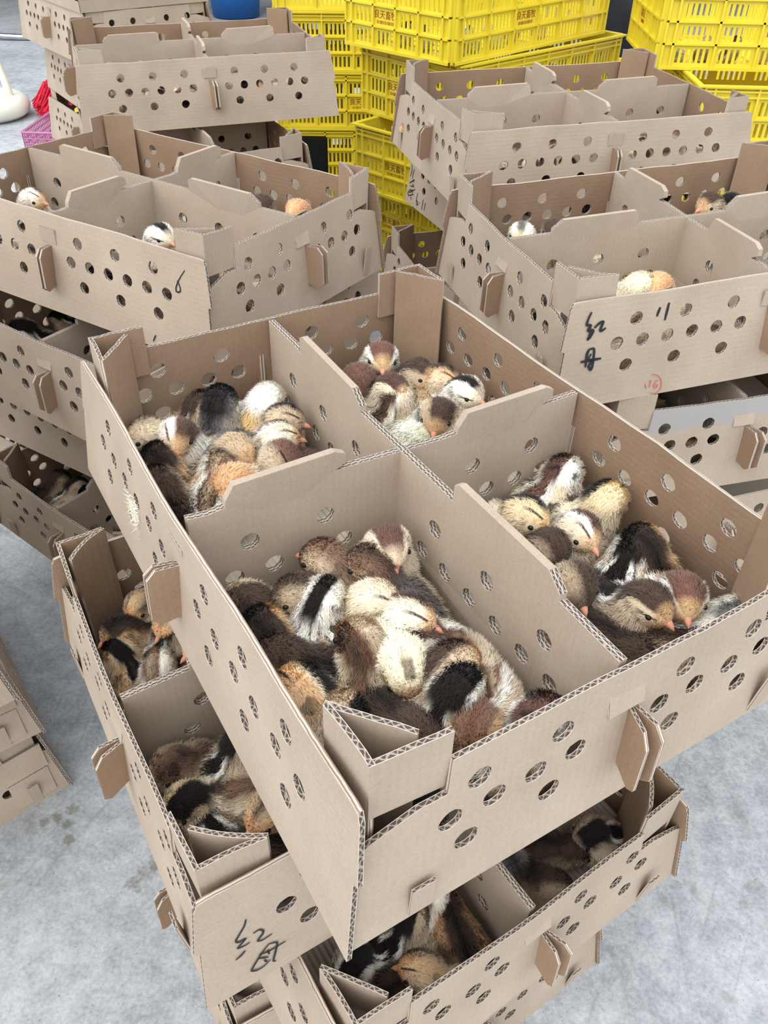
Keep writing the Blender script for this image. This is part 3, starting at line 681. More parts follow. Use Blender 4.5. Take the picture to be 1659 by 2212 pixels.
# coat: (bands from spine to belly on the body), (the same on the head), face colour, eye stripe, patch colour, patch amount
COAT = {
 'redcap':   ([(0,TN),(.18,TN),(.24,CR),(1,CR)], [(0,RB),(.26,RB),(.32,CR),(1,WH)], BF, 1, RB, 0),
 'dark':     ([(0,BK),(.25,DB),(.42,DB),(.62,TN),(1,BF)], [(0,DB),(.4,DB),(.6,TN),(1,TN)], DB, 0, BK, .3),
 'rust':     ([(0,DB),(.25,srgb(110,90,76)),(.5,TN),(1,CR)], [(0,RU),(.45,RU),(.65,TN),(1,BF)], RU, 0, BK, .2),
 'greyb':    ([(0,GY),(.28,srgb(110,98,86)),(.45,CR),(1,CR)], [(0,DB),(.4,RU),(.6,TN),(1,BF)], TN, 0, BK, .2),
 'buffstripe':([(0,RU),(.10,RU),(.13,BK),(.18,BK),(.21,WH),(.30,WH),(.34,DB),(.40,OR),(.6,BF),(1,CR)], [(0,DB),(.3,DB),(.38,BF),(1,BF)], OR, 1, BK, .15),
 'whitedash':([(0,WH),(.12,WH),(.16,BK),(.20,WH),(.32,WH),(.35,BK),(.38,WH),(1,YL)], [(0,BK),(.13,BK),(.20,WH),(1,YL)], CR, 1, BK, .2),
 'buff':     ([(0,BF),(.3,BF),(.6,CR),(1,CR)], [(0,BF),(.3,CR),(1,CR)], OR, 1, OR, .1),
 'tanstripe':([(0,RU),(.16,srgb(120,86,62)),(.26,TN),(.5,CR),(1,CR)], [(0,DB),(.22,srgb(110,70,44)),(.32,TN),(1,CR)], OR, 0, BK, .15),
 'darkorange':([(0,BK),(.25,DB),(.34,RU),(.5,OR),(.7,TN),(1,BF)], [(0,BK),(.36,DB),(.46,OR),(.7,BF),(1,CR)], OR, 1, BK, .25),
 'orangeblack':([(0,DB),(.12,BK),(.2,BK),(.25,CR),(.33,OR),(.7,BF),(1,CR)], [(0,BK),(.2,BK),(.28,CR),(.38,OR),(1,BF)], OR, 1, BK, .35),
 'yellow':   ([(0,YL),(.5,YL),(1,srgb(250,238,208))], [(0,YL),(1,YL)], OR, 1, YL, 0),
 'tancap':   ([(0,DB),(.12,srgb(116,92,74)),(.28,TN),(.5,CR),(1,CR)], [(0,DB),(.30,DB),(.40,TN),(.6,BF),(1,CR)], OR, 0, BK, .15),
 'blackcap': ([(0,BK),(.17,BK),(.22,WH),(.34,CR),(.5,TN),(1,CR)], [(0,BK),(.33,BK),(.40,WH),(1,CR)], BF, 0, BK, .1),
 'blackcap2':([(0,BK),(.20,BK),(.25,WH),(.36,WH),(.40,BK),(.45,TN),(1,BF)], [(0,DB),(.36,DB),(.43,BF),(1,CR)], OR, 1, BK, .1),
 'blackstripe':([(0,BK),(.17,BK),(.21,WH),(.30,WH),(.34,BK),(.38,TN),(.6,BF),(1,CR)], [(0,BK),(.30,BK),(.37,TN),(1,BF)], TN, 1, BK, .2),
 'blackwhite':([(0,BK),(.19,BK),(.22,WH),(.31,WH),(.335,BK),(.37,BK),(.40,WH),(.55,BF),(1,CR)], [(0,BK),(.28,BK),(.35,WH),(1,CR)], TN, 1, BK, .15),
 'orangerust':([(0,RU),(.15,srgb(150,96,58)),(.22,WH),(.36,WH),(.45,BF),(1,CR)], [(0,srgb(120,76,48)),(.3,RU),(.42,OR),(.7,BF),(1,BF)], OR, 0, RU, .2),
 'patch':    ([(0,RU),(.16,RB),(.20,WH),(.34,WH),(.40,CR),(1,CR)], [(0,RB),(.2,RB),(.26,WH),(1,WH)], BF, 1, BK, .55),
 'redcapdark':([(0,DB),(.2,TN),(.34,WH),(.5,TN),(1,CR)], [(0,srgb(88,58,50)),(.26,srgb(88,58,50)),(.33,CR),(1,WH)], OR, 1, BK, .2),
 'facecam':  ([(0,GY),(.16,DB),(.24,BF),(.4,WH),(1,CR)], [(0,DB),(.3,RB),(.40,WH),(1,CR)], OR, 1, BK, .25),
 'grey':     ([(0,srgb(70,64,66)),(.3,GY),(.5,srgb(170,160,146)),(1,CR)], [(0,BK),(.3,srgb(58,48,48)),(.5,GY),(.7,WH),(1,WH)], GY, 0, BK, .15),
 'whiteyellow':([(0,WH),(.4,WH),(.55,srgb(240,200,110)),(1,srgb(238,196,104))], [(0,srgb(190,186,178)),(.15,WH),(1,WH)], YL, 0, GY, .1),
 'greytan':  ([(0,srgb(120,100,76)),(.3,TN),(.6,srgb(206,178,136)),(1,CR)], [(0,srgb(70,52,34)),(.12,TN),(.5,srgb(204,172,124)),(1,BF)], OR, 0, BK, .15),
 'redbrown': ([(0,srgb(104,76,62)),(.3,RB),(.5,TN),(1,BF)], [(0,srgb(120,80,64)),(.5,srgb(126,84,66)),(.65,TN),(1,CR)], RB, 1, BK, .2),
 'brownwhite':([(0,DB),(.16,srgb(110,84,66)),(.24,CR),(.36,WH),(.42,DB),(.5,TN),(1,CR)], [(0,DB),(.22,RB),(.28,WH),(.4,CR),(1,WH)], OR, 1, BK, .15),
 'orangecream':([(0,CR),(.4,YL),(1,CR)], [(0,OR),(.35,srgb(226,156,84)),(.6,BF),(1,CR)], OR, 1, OR, .1),
 'tanwhite': ([(0,TN),(.13,srgb(150,110,76)),(.17,DB),(.20,WH),(.36,WH),(.42,BF),(1,BF)], [(0,TN),(.2,RU),(.28,WH),(1,CR)], OR, 1, BK, .2),
 'redcapwhite':([(0,RU),(.18,TN),(.25,WH),(.5,YL),(1,CR)], [(0,srgb(124,78,60)),(.33,srgb(120,76,60)),(.39,WH),(1,CR)], srgb(224,184,112), 1, BK, .15),
 'creamcap': ([(0,RU),(.15,srgb(140,96,70)),(.24,CR),(1,YL)], [(0,srgb(100,66,56)),(.28,srgb(100,66,56)),(.34,YL),(1,CR)], OR, 1, BK, 0),
 'whitegrey':([(0,WH),(.3,srgb(238,236,214)),(1,srgb(244,240,214))], [(0,srgb(110,108,100)),(.10,srgb(130,128,118)),(.2,WH),(1,srgb(240,238,206))], srgb(232,222,170), 0, GY, .35),
 'blackcapyellow':([(0,DB),(.14,DB),(.2,CR),(.4,YL),(1,CR)], [(0,BK),(.30,BK),(.37,srgb(232,206,152)),(1,CR)], srgb(230,188,120), 1, BK, .1),
 'browncap': ([(0,srgb(120,96,80)),(.15,WH),(.3,WH),(.4,TN),(1,CR)], [(0,RB),(.33,srgb(92,62,50)),(.40,WH),(.6,CR),(1,CR)], OR, 1, BK, .4),
 'orangeface':([(0,DB),(.2,srgb(120,92,66)),(.34,BF),(1,CR)], [(0,srgb(96,72,52)),(.16,TN),(.3,srgb(226,184,120)),(1,CR)], srgb(228,160,78), 1, BK, .2),
 'tanblack': ([(0,DB),(.2,RU),(.4,TN),(1,CR)], [(0,DB),(.3,RU),(.5,TN),(1,BF)], TN, 1, BK, .45),
}
def coat_mat(name, body, head, face, eyeln, pc, pa):
    t = NT('down_' + name, .95, .05); uv = t.n('ShaderNodeUVMap', uv_map='coat'); sx = t.n('ShaderNodeSeparateXYZ'); t.l(uv.outputs[0], sx.inputs[0])
    tc = t.n('ShaderNodeTexCoord'); oi = t.n('ShaderNodeObjectInfo')
    off = t.n('ShaderNodeVectorMath', operation='ADD'); t.l(tc.outputs['Object'], off.inputs[0])
    P = tc.outputs['Object']
    n1 = t.noise(110, P, 3, .6); n2 = t.noise(55, P, 2, .5); n3 = t.noise(900, P, 1)
    U = t.math('ADD', sx.outputs[0], t.math('MULTIPLY_ADD', n1, .10, -.05)); V = t.math('ADD', sx.outputs[1], t.math('MULTIPLY_ADD', n2, .10, -.05))
    body = [(p * (.52 if p < .5 else .52 + .96 * (p - .5)), c) for p, c in body]; head = [(p * (.80 if p < .5 else .80 + .4 * (p - .5)), c) for p, c in head]
    b = t.ramp(U, body); h = t.ramp(U, head)
    c = t.mix(t.step(V, .58, .66), b, h)
    if pa:
        k = t.math('MULTIPLY', t.step(n2, .62 - .12 * pa, .66 - .12 * pa), t.math('MULTIPLY', t.math('SUBTRACT', 1, t.step(sx.outputs[0], .5, .7)), .9))
        c = t.mix(t.math('MULTIPLY', k, min(1, .35 + pa)), c, pc)
    c = t.mix(t.math('MULTIPLY', t.step(V, .86, .97), .80), c, face)
    if name == 'yellow':
        e = t.math('MULTIPLY', t.math('SUBTRACT', 1, t.step(U, .06, .12)), t.math('MULTIPLY', t.step(V, .68, .72), t.math('SUBTRACT', 1, t.step(V, .80, .84))))
        c = t.mix(t.math('MULTIPLY', e, .8), c, srgb(120, 100, 76))
    if eyeln:
        e = t.math('SUBTRACT', 1, t.step(t.math('ABSOLUTE', t.math('SUBTRACT', sx.outputs[0], t.math('MULTIPLY_ADD', n2, .06, .42))), .012, .034))
        e = t.math('MULTIPLY', e, t.math('MULTIPLY', t.step(V, .74, .80), t.math('SUBTRACT', 1, t.step(V, .93, .96))))
        c = t.mix(t.math('MULTIPLY', e, .9), c, BK)
    hsv = t.n('ShaderNodeHueSaturation'); t.l(c, hsv.inputs['Color']); hsv.inputs['Saturation'].default_value = .82; t.l(t.math('MULTIPLY_ADD', n3, .5, .92), hsv.inputs['Value'])
    t.color(hsv.outputs[0]); t.b.inputs['Sheen Weight'].default_value = .12; t.b.inputs['Sheen Roughness'].default_value = .6
    return t.m
CM = {k: coat_mat(k, *v) for k, v in COAT.items()}
for k in KIT.values():
    for me in [k['body'], k['down']] + k['wings']: me.materials.append(CM['buff'])
def slot(o, m): o.material_slots[0].link = 'OBJECT'; o.material_slots[0].material = m; return o
CHICKS = [
    ('A',0.176,0.260,-1.85,'tall','redcap',0.000,'cream chick with reddish cap standing in the back corner of the front compartment'),
    ('A',0.095,0.245,3.72,'turnR','dark',0.000,'dark brown chick facing left along the back divider of the front compartment'),
    ('A',0.135,0.255,3.03,'turnR','rust',0.000,'rusty brown chick beside the dark brown one, looking up left at the back divider'),
    ('A',0.164,0.222,2.23,'sit','greyb',0.000,'grey-brown chick with a dark crown behind the rusty chick, under the standing cream one'),
    ('A',0.051,0.248,2.69,'nest','buffstripe',0.000,'buff chick with thin black stripes, dark head against the left wall of the front compartment'),
    ('A',0.071,0.213,0.55,'sit','whitedash',0.000,'white chick with one broken black dash down its crown, centre left of the front compartment'),
    ('A',0.123,0.217,-1.63,'turnL','buff',0.000,'plain pinkish buff chick looking right in the middle of the front compartment'),
    ('A',0.085,0.142,0.89,'turnL','tanstripe',0.000,'tan chick with a brown back stripe, facing away, left of the yellow chick'),
    ('A',0.033,0.203,1.39,'nest','darkorange',0.000,'dark-capped orange chick half hidden by the left wall rim of the front compartment'),
    ('A',0.059,0.172,2.31,'low','dark',0.000,'blackish brown chick lying low against the left wall below the white dashed chick'),
    ('A',0.049,0.127,2.74,'turnR','orangeblack',0.000,'orange chick with black blotches in the left front corner by the folded post'),
    ('A',0.123,0.153,-1.86,'down','yellow',0.018,'pale yellow chick with a dark crown spot, head bent down, mid front compartment'),
    ('A',0.127,0.113,-0.73,'turnL','tancap',0.006,'tan chick with a big brown cap tilted right, beside the yellow chick'),
    ('A',0.116,0.073,0.34,'sit','blackcap',0.006,'chick with a glossy black cap and white cheeks right of the yellow chick'),
    ('A',0.050,0.086,2.01,'facer','blackstripe',0.000,'black-striped chick with one white side stripe behind the front corner post'),
    ('A',0.088,0.102,-1.34,'low','dark',0.000,'dark chocolate chick wedged under the yellow chick in the front compartment'),
    ('A',0.079,0.057,-1.90,'down','blackstripe',0.000,'black and white striped chick seen from behind at the front wall beside the corner post'),
    ('A',0.156,0.074,-2.46,'down','orangerust',0.006,'orange chick with a rust head bent down at the front wall'),
    ('A',0.161,0.036,-0.23,'nest','patch',0.000,'white chick with black and brown patches at the right end of the front compartment'),
    ('A',0.148,0.186,-1.81,'turnL','redcapdark',0.000,'chick with a dark red cap turned right below the long divider'),
    ('A',0.162,0.150,2.58,'nest','patch',0.000,'white, brown and black mottled chick huddled against the long divider'),
    ('A',0.168,0.111,-1.94,'low','tanstripe',0.000,'striped tan chick squeezed along the foot of the long divider'),
    ('A',0.098,0.184,2.03,'flat','blackstripe',0.000,'mostly hidden black chick under the white dashed chick'),
    ('A',0.084,0.525,-2.85,'turnL','facecam',0.000,'chick with a brown crown and orange face looking at the viewer, back left compartment'),
    ('A',0.122,0.540,0.69,'tall','grey',0.000,'slate grey chick standing tall with its back turned against the back wall'),
    ('A',0.162,0.547,-0.92,'facel','whiteyellow',0.000,'white chick with a yellow flank beside the slate grey standing chick'),
    ('A',0.178,0.510,-1.54,'turnL','blackstripe',0.000,'black-backed chick with its face to the divider, right side of the back left compartment'),
    ('A',0.054,0.552,4.38,'facer','tancap',0.000,'small tan chick in the far left corner of the back left compartment'),
    ('A',0.097,0.572,0.04,'nest','buffstripe',0.000,'buff chick resting at the back wall between the corner chick and the grey one'),
    ('A',0.089,0.469,0.23,'facer','greytan',0.000,'fuzzy grey-tan chick with its head tucked, centre of the back left compartment'),
    ('A',0.162,0.439,-2.83,'facel','redbrown',0.000,'red-brown chick with a pink beak in the middle right of the back left compartment'),
    ('A',0.151,0.479,-1.25,'turnL','brownwhite',0.000,'brown chick with white face stripes looking right at the long divider'),
    ('A',0.121,0.442,-2.61,'down','orangecream',0.000,'cream chick with an orange head leaning left over the short divider'),
    ('A',0.070,0.433,0.93,'low','tanwhite',0.000,'white and tan striped chick seen from behind at the short divider'),
    ('A',0.037,0.478,1.43,'nest','darkorange',0.000,'dark brown chick along the left wall of the back left compartment'),
    ('A',0.116,0.499,-2.25,'low','grey',0.000,'grey-winged chick pressed against the orange-faced chick'),
    ('A',0.029,0.434,1.50,'nest','dark',0.000,'dark chick in the near left corner of the back left compartment'),
    ('A',0.030,0.518,1.48,'low','dark',0.000,'shadowed dark chick at the left wall behind the orange-faced chick'),
    ('A',0.346,0.565,-2.03,'tall','redcapwhite',0.000,'white chick with a brick red crown looking at the viewer beside the tall back post'),
    ('A',0.308,0.549,-2.13,'sit','redbrown',0.000,'dark reddish chick peeping over the tab of the long divider'),
    ('A',0.320,0.510,-1.33,'sit','creamcap',0.000,'cream chick with a dark red cap and thick black eye line, looking right'),
    ('A',0.361,0.527,-1.09,'sit','tancap',0.000,'fuzzy brown chick facing the back post, back right compartment'),
    ('A',0.395,0.504,-1.84,'turnL','darkorange',0.000,'dark-capped chick looking right at the far long wall'),
    ('A',0.391,0.463,-1.28,'sit','whitedash',0.000,'cream chick with a black crown dash and black eye line at the far long wall'),
    ('A',0.309,0.471,0.20,'nest','brownwhite',0.000,'white and brown striped chick at the long divider, back right compartment'),
    ('A',0.312,0.430,0.09,'low','whitegrey',0.000,'white chick with grey spots in the near corner of the back right compartment'),
    ('A',0.363,0.433,-2.66,'nest','tancap',0.000,'cream and brown chick tucked behind the tab of the short divider'),
    ('A',0.349,0.476,0.72,'flat','buff',0.000,'pale buff chick in the middle of the back right compartment'),
    ('A',0.381,0.262,-0.09,'nest','patch',0.000,'white and brown patched chick in the far corner of the right compartment'),
    ('A',0.394,0.223,-1.37,'facel','blackcapyellow',0.000,'chick with a dark cap and yellow face looking right beside the patched chick'),
    ('A',0.320,0.244,-1.99,'turnL','blackcapyellow',0.000,'yellow chick with a black cap rising over the long divider, right compartment'),
    ('A',0.360,0.200,-2.48,'turnL','browncap',0.000,'chick with a round dark brown cap in front of the bare ribbed floor'),
    ('A',0.319,0.203,-1.92,'nest','dark',0.000,'dark-winged chick behind the tab of the long divider'),
    ('A',0.355,0.129,0.45,'low','blackwhite',0.000,'bold black and white striped chick in the middle of the right compartment'),
    ('A',0.396,0.124,1.27,'nest','darkorange',0.000,'brown and black chick between the striped one and the red-capped one'),
    ('A',0.377,0.088,-2.17,'sit','redcapwhite',0.000,'cream chick with a red-brown crown facing the viewer at the right'),
    ('A',0.326,0.095,-1.52,'sit','blackcap2',0.008,'large black-striped chick with a dark brown cap and pink beak near the front wall'),
    ('A',0.373,0.045,-0.26,'low','whitegrey',0.000,'whitish chick with grey spots at the front wall of the right compartment'),
    ('A',0.313,0.135,-3.19,'facel','dark',0.000,'dark brown chick beside the step of the long divider tab'),
    ('A',0.320,0.054,-0.45,'flat','tancap',0.000,'tan chick lying low at the front wall of the right compartment'),
    ('A',0.286,0.087,-1.09,'flat','dark',0.000,'dark chick in the near corner of the right compartment'),
    ('B',0.042,0.088,-1.91,'turnL','orangeface',0.000,'buff chick with an orange face looking left in the upper half of the second box'),
    ('B',0.065,0.054,-1.31,'sit','darkorange',0.000,'dark-faced chick looking left behind the wall of the second box'),
    ('B',0.102,0.073,2.05,'nest','blackstripe',0.000,'striped chick in the middle of the second box, upper half'),
    ('B',0.079,0.107,-1.03,'sit','orangeface',0.000,'tan chick with an orange face and pink beak beside the near box wall'),
    ('B',0.119,0.116,-0.43,'turnR','orangeblack',0.000,'small orange chick with black eye line just under the near box wall'),
    ('B',0.106,0.032,3.28,'nest','orangeblack',0.000,'orange and black chick at the left wall of the second box'),
    ('B',0.145,0.047,2.27,'nest','tanwhite',0.000,'white and brown striped chick at the divider of the second box'),
    ('B',0.149,0.088,0.86,'nest','dark',0.000,'dark chick deep in the upper half of the second box'),
    ('B',0.253,0.044,-1.61,'nest','tanblack',0.000,'mottled brown chick at the left wall in the lower half of the second box'),
    ('B',0.274,0.079,1.58,'nest','blackstripe',0.000,'chick with a black oval back in the lower half of the second box'),
    ('B',0.274,0.120,2.88,'nest','blackwhite',0.000,'black and white striped chick against the divider of the second box'),
    ('B',0.302,0.043,-1.56,'nest','blackcapyellow',0.000,'chick with a black-capped yellow head near the corner post of the second box'),
    ('B',0.343,0.045,-2.85,'flat','blackstripe',0.000,'brown-black chick with a white side stripe behind the corner post of the second box'),
    ('B',0.348,0.106,-1.21,'sit','orangeface',0.000,'grey-brown chick with an orange forehead looking down left under the near box'),
    ('B',0.376,0.077,-2.08,'flat','dark',0.000,'black chick beside the corner post of the second box'),
    ('B',0.315,0.082,1.26,'flat','tanstripe',0.000,'tan spotted chick in the shade of the near box'),
    ('C',0.381,0.050,2.67,'nest','blackstripe',0.000,'striped chick at the far right end of the third box'),
    ('C',0.314,0.078,-0.65,'flat','dark',0.000,'black chick in the shade at the right of the third box'),
    ('C',0.280,0.049,-1.71,'turnL','dark',0.000,'dark chick with pale cheek near the front wall of the third box'),
    ('C',0.272,0.089,1.49,'nest','grey',0.000,'grey-black chick beside the divider of the third box'),
    ('C',0.157,0.089,0.35,'nest','tanwhite',0.000,'cream and brown chick behind the divider in the left half of the third box'),
    ('C',0.131,0.036,3.28,'turnR','orangeface',0.000,'orange-tan chick with a brown cap at the front wall of the third box'),
    ('C',0.076,0.084,3.14,'nest','blackwhite',0.000,'black and white chick beside the corner post of the third box'),
    ('C',0.117,0.083,0.16,'nest','blackstripe',0.000,'black-backed chick in the middle of the third box'),
    ('C',0.169,0.050,1.34,'flat','darkorange',0.000,'brown chick against the divider of the third box'),
    ('C',0.088,0.044,-0.12,'flat','dark',0.000,'dark chick at the front corner of the third box'),
    ('E',0.163,0.551,-2.12,'turnL','facecam',0.000,'tan chick with a brown eye line peeping from the left box, facing right'),
    ('E',0.272,0.560,3.00,'nest','dark',0.000,'dark chick behind the folded tab of the left box'),
    ('E',0.140,0.231,-1.66,'tall','whitedash',0.000,'white chick with black marks looking right over the wall of the left box'),
    ('E',0.387,0.208,-2.54,'sit','dark',0.000,'dark chick in the far right compartment of the left box'),
    ('E',0.398,0.122,-3.11,'tall','orangecream',0.000,'pale yellow chick peeping over the right wall of the left box'),
    ('L',0.276,0.178,-0.09,'facel','yellow',0.000,'pale cream chick behind the wall of the right-hand box'),
    ('L',0.292,0.229,-0.90,'sit','orangecream',0.000,'cream and orange chick beside the pale one in the right-hand box'),
    ('L',0.043,0.497,-1.36,'sit','tancap',0.000,'brown chick in the far right compartment of the right-hand box'),
    ('L',0.042,0.547,-1.98,'nest','blackstripe',0.000,'black-striped chick beside the brown one in the far compartment of the right-hand box'),
    ('L',0.047,0.113,-0.56,'sit','whitegrey',0.000,'whitish chick with a grey crown in the far left compartment of the right-hand box'),
    ('L',0.048,0.174,-0.64,'sit','dark',0.000,'dark chick behind the tab in the far left compartment of the right-hand box'),
    ('G2',0.091,0.095,0.82,'nest','blackstripe',0.000,'striped chick in the dark low box at the left'),
    ('G2',0.049,0.080,1.15,'nest','dark',0.000,'black chick beside the striped one in the dark low box at the left'),
    ('G2',0.167,0.112,2.97,'nest','blackwhite',0.000,'black and white chick in the right half of the dark low box'),
    ('F',0.051,0.095,-2.72,'nest','blackwhite',0.000,'black and white chick in the shade of the second box of the left stack'),
    ('I',0.035,0.065,1.33,'nest','blackwhite',0.000,'black and white chick in the left front compartment of the far back box'),
    ('I',0.047,0.152,0.78,'nest','orangecream',0.000,'buff chick seen through the holes of the far back box'),
    ('I',0.162,0.496,2.50,'nest','yellow',0.000,'pale chick in the right front compartment of the far back box'),
    ('I',0.165,0.563,-2.85,'nest','orangecream',0.000,'orange chick in the right front corner of the far back box'),
    ('M',0.096,0.240,2.46,'nest','whitegrey',0.000,'whitish chick low in the left front compartment of the box before the yellow crates'),
    ('M',0.277,0.352,2.58,'nest','tancap',0.000,'tan chick behind the front wall of the box before the yellow crates'),
    ('M',0.175,0.554,-1.78,'nest','blackwhite',0.000,'black and white chick in the right front compartment of the box before the yellow crates'),
]
GRP = {'A': 'chicks in the nearest box', 'B': 'chicks in the second box', 'C': 'chicks in the third box', 'E': 'chicks in the left box', 'L': 'chicks in the right-hand box', 'G2': 'chicks in the dark low box', 'F': 'chicks in the left stack', 'I': 'chicks in the far back box', 'M': 'chicks in the box by the crates'}
for (bx, x, y, yaw, po, co, lift, lab) in CHICKS:
    rng = random.Random(lab); k = KIT[po]; s = rng.uniform(1.14, 1.24) if bx == 'A' else (rng.uniform(1.05, 1.14) if bx in 'BC' else rng.uniform(1.22, 1.32))
    mw = BOXM[bx] @ Matrix.Translation((x, y, .0135 + lift)) @ Matrix.Rotation(yaw, 4, 'Z') @ Matrix.Rotation(rng.uniform(-.06, .06), 4, 'X') @ Matrix.Scale(s, 4)
    b = slot(link('chick', k['body'], None, mw), CM[co]); tag(b, lab, 'chick', GRP[bx])
    slot(link('down', k['down'], b), CM[co])
    for w in k['wings']: slot(link('wing', w, b), CM[co])
    link('beak', k['beak'], b)
    for e in k['eyes']: link('eye', e, b)

# chicks that lie low in the farther boxes and show only through the air holes
rg = random.Random(4242); FILL = {
 'E': ('left box', [(0, 0), (0, 1), (1, 0)]), 'L': ('right-hand box', [(1, 0), (1, 1), (0, 0)]), 'M': ('box by the yellow crates', [(1, 0), (1, 1), (0, 0)]),
 'I': ('far back box', [(1, 0), (1, 1)]), 'F': ('second box of the left stack', [(0, 0), (1, 0)]), 'N': ('second box of the right stack', [(0, 0)]), 'G1': ('third box of the left stack', [(0, 0)])}
for bx, (nm, cells) in FILL.items():
    for (ci, cj) in cells:
        x0, y0 = ci * W / 2, cj * L / 2; taken = [(c[1], c[2]) for c in CHICKS if c[0] == bx]
        for i in range(3):
            for j in range(4):
                x, y = x0 + .040 + i * .068 + rg.uniform(-.012, .012), y0 + .045 + j * .068 + rg.uniform(-.012, .012)
                if any(math.hypot(x - p, y - q) < .055 for p, q in taken): continue
                k = KIT[rg.choice(['nest', 'flat', 'low'])]; co = rg.choice(['dark', 'blackstripe', 'tancap', 'tanblack', 'darkorange', 'tanstripe'])
                mw = BOXM[bx] @ Matrix.Translation((x, y, .0135)) @ Matrix.Rotation(rg.uniform(0, 6.28), 4, 'Z') @ Matrix.Scale(.95, 4)
                b = slot(link('chick', k['body'], None, mw), CM[co]); tag(b, 'chick low in the ' + nm + ', seen only through its air holes', 'chick', 'hidden chicks of the ' + nm)
                slot(link('down', k['down'], b), CM[co])

# ---------------------------------------------------------------- yellow plastic crates
MAT['yellow'] = plain('yellow_plastic', srgb(222, 202, 52), .42, .4, .05, 8)
MAT['print'] = plain('dark_red_print', srgb(150, 60, 30), .6, .2)
CA, CB, CH = .77, .435, .198
def crate_side(n, cols, textcell, handle):
    mb = MB(); z0, z1 = .006, CH - .030; rows = 3; holes = []; rh = (z1 - z0) / rows
    m = .035; cw = (n - 2 * m) / cols
    for i in range(cols):
        for j in range(rows):
            if (i, j) == textcell: continue
            a = m + i * cw + .010; b = m + (i + 1) * cw - .010; ns = max(4, int((b - a) / .0145)); pitch = (b - a) / ns
            for s in range(ns):
                u0 = a + pitch * (s + .24); u1 = a + pitch * (s + .76); v0 = z0 + j * rh + .010; v1 = z0 + (j + 1) * rh - .009
                holes.append([(u0, v0), (u0, v1), (u1, v1), (u1, v0)])
    f = lambda u, v, w: Vector((u, w, v))
    cut_panel(mb, rect(.004, 0, n - .004, CH - .002), holes, .003, f, 'v')
    for q in range(len(mb.m)): mb.m[q] = 0
    for v, hh, pr in ((0, .008, .010), (z0 + rh, .005, .008), (z0 + 2 * rh, .005, .008), (z1, .005, .008), (CH - .016, .005, .008), (CH - .006, .007, .012)):
        mb.box((.006, -pr, v), (n - .006, .001, v + hh))
    for i in range(cols + 1):
        u = m + i * cw; mb.box((u - .003, -.008, .004), (u + .003, .001, CH - .004))
    for u in (.006, n - .012): mb.box((u, -.008, 0), (u + .006, .001, CH))
    return mb.mesh('side_panel', [MAT['yellow']])
SL, SS = crate_side(CA, 6, (2, 1), True), crate_side(CB, 4, (1, 1), True)
def crate_base():
    mb = MB(); mb.box((.004, .004, .002), (CA - .004, CB - .004, .006))
    for i in range(12): mb.box((.03 + i * .0625, .006, .006), (.036 + i * .0625, CB - .006, .010))
    return mb.mesh('base', [MAT['yellow']])
def crate_rim():
    mb = MB(); t = .013
    for a, b in (((-t, -t, CH - .004), (CA + t, .004, CH)), ((-t, CB - .004, CH - .004), (CA + t, CB + t, CH)), ((-t, .004, CH - .004), (.004, CB - .004, CH)), ((CA - .004, .004, CH - .004), (CA + t, CB - .004, CH))): mb.box(a, b)
    return mb.mesh('rim', [MAT['yellow']])
def crate_corner():
    mb = MB()
    mb.tube([(0, 0, .001), (0, 0, CH - .004)], .013, 12)
    return mb.mesh('corner_column', [MAT['yellow']], False)
CBASE, CRIM, CCOR = crate_base(), crate_rim(), crate_corner()
def text_mesh(body, size):
    cu = bpy.data.curves.new('print', 'FONT'); cu.body = body; cu.size = size; cu.align_x = 'CENTER'; cu.extrude = .0002
    o = bpy.data.objects.new('tmp', cu); COL.objects.link(o); dg = bpy.context.evaluated_depsgraph_get(); dg.update()
    me = bpy.data.meshes.new_from_object(o.evaluated_get(dg)); bpy.data.objects.remove(o); bpy.data.curves.remove(cu)
    me.materials.clear(); me.materials.append(MAT['print']); return me
T1, T2 = text_mesh('良天畜牧', .023), text_mesh('01001010010', .0125)
def crate(p, label):
    r = empty('plastic_crate', pose_matrix(p)); tag(r, label, 'crate', 'yellow plastic crates')
    Rz = lambda a: Matrix.Rotation(a, 4, 'Z'); Tr = Matrix.Translation
    for me, m in ((SL, Tr((0, 0, 0))), (SL, Tr((CA, CB, 0)) @ Rz(math.pi)), (SS, Tr((CA, 0, 0)) @ Rz(math.pi / 2)), (SS, Tr((0, CB, 0)) @ Rz(-math.pi / 2))):
        o = link('side_panel', me, r); o.matrix_local = m
        cell = (.035 + (CA - .07) / 6 * 2.5) if me is SL else (.035 + (CB - .07) / 4 * 1.5)
        for tm, z, dz in ((T1, .086, 0), (T2, .070, 0)):
            q = link('print', tm, o); q.matrix_local = Tr((cell, -.0006, z)) @ Matrix.Rotation(math.pi / 2, 4, 'X')
    link('base', CBASE, r); link('rim', CRIM, r); 
    for x, y in ((.012, .012), (CA - .012, .012), (CA - .012, CB - .012), (.012, CB - .012)):
        o = link('corner_column', CCOR, r); o.matrix_local = Tr((x, y, 0))
    return r
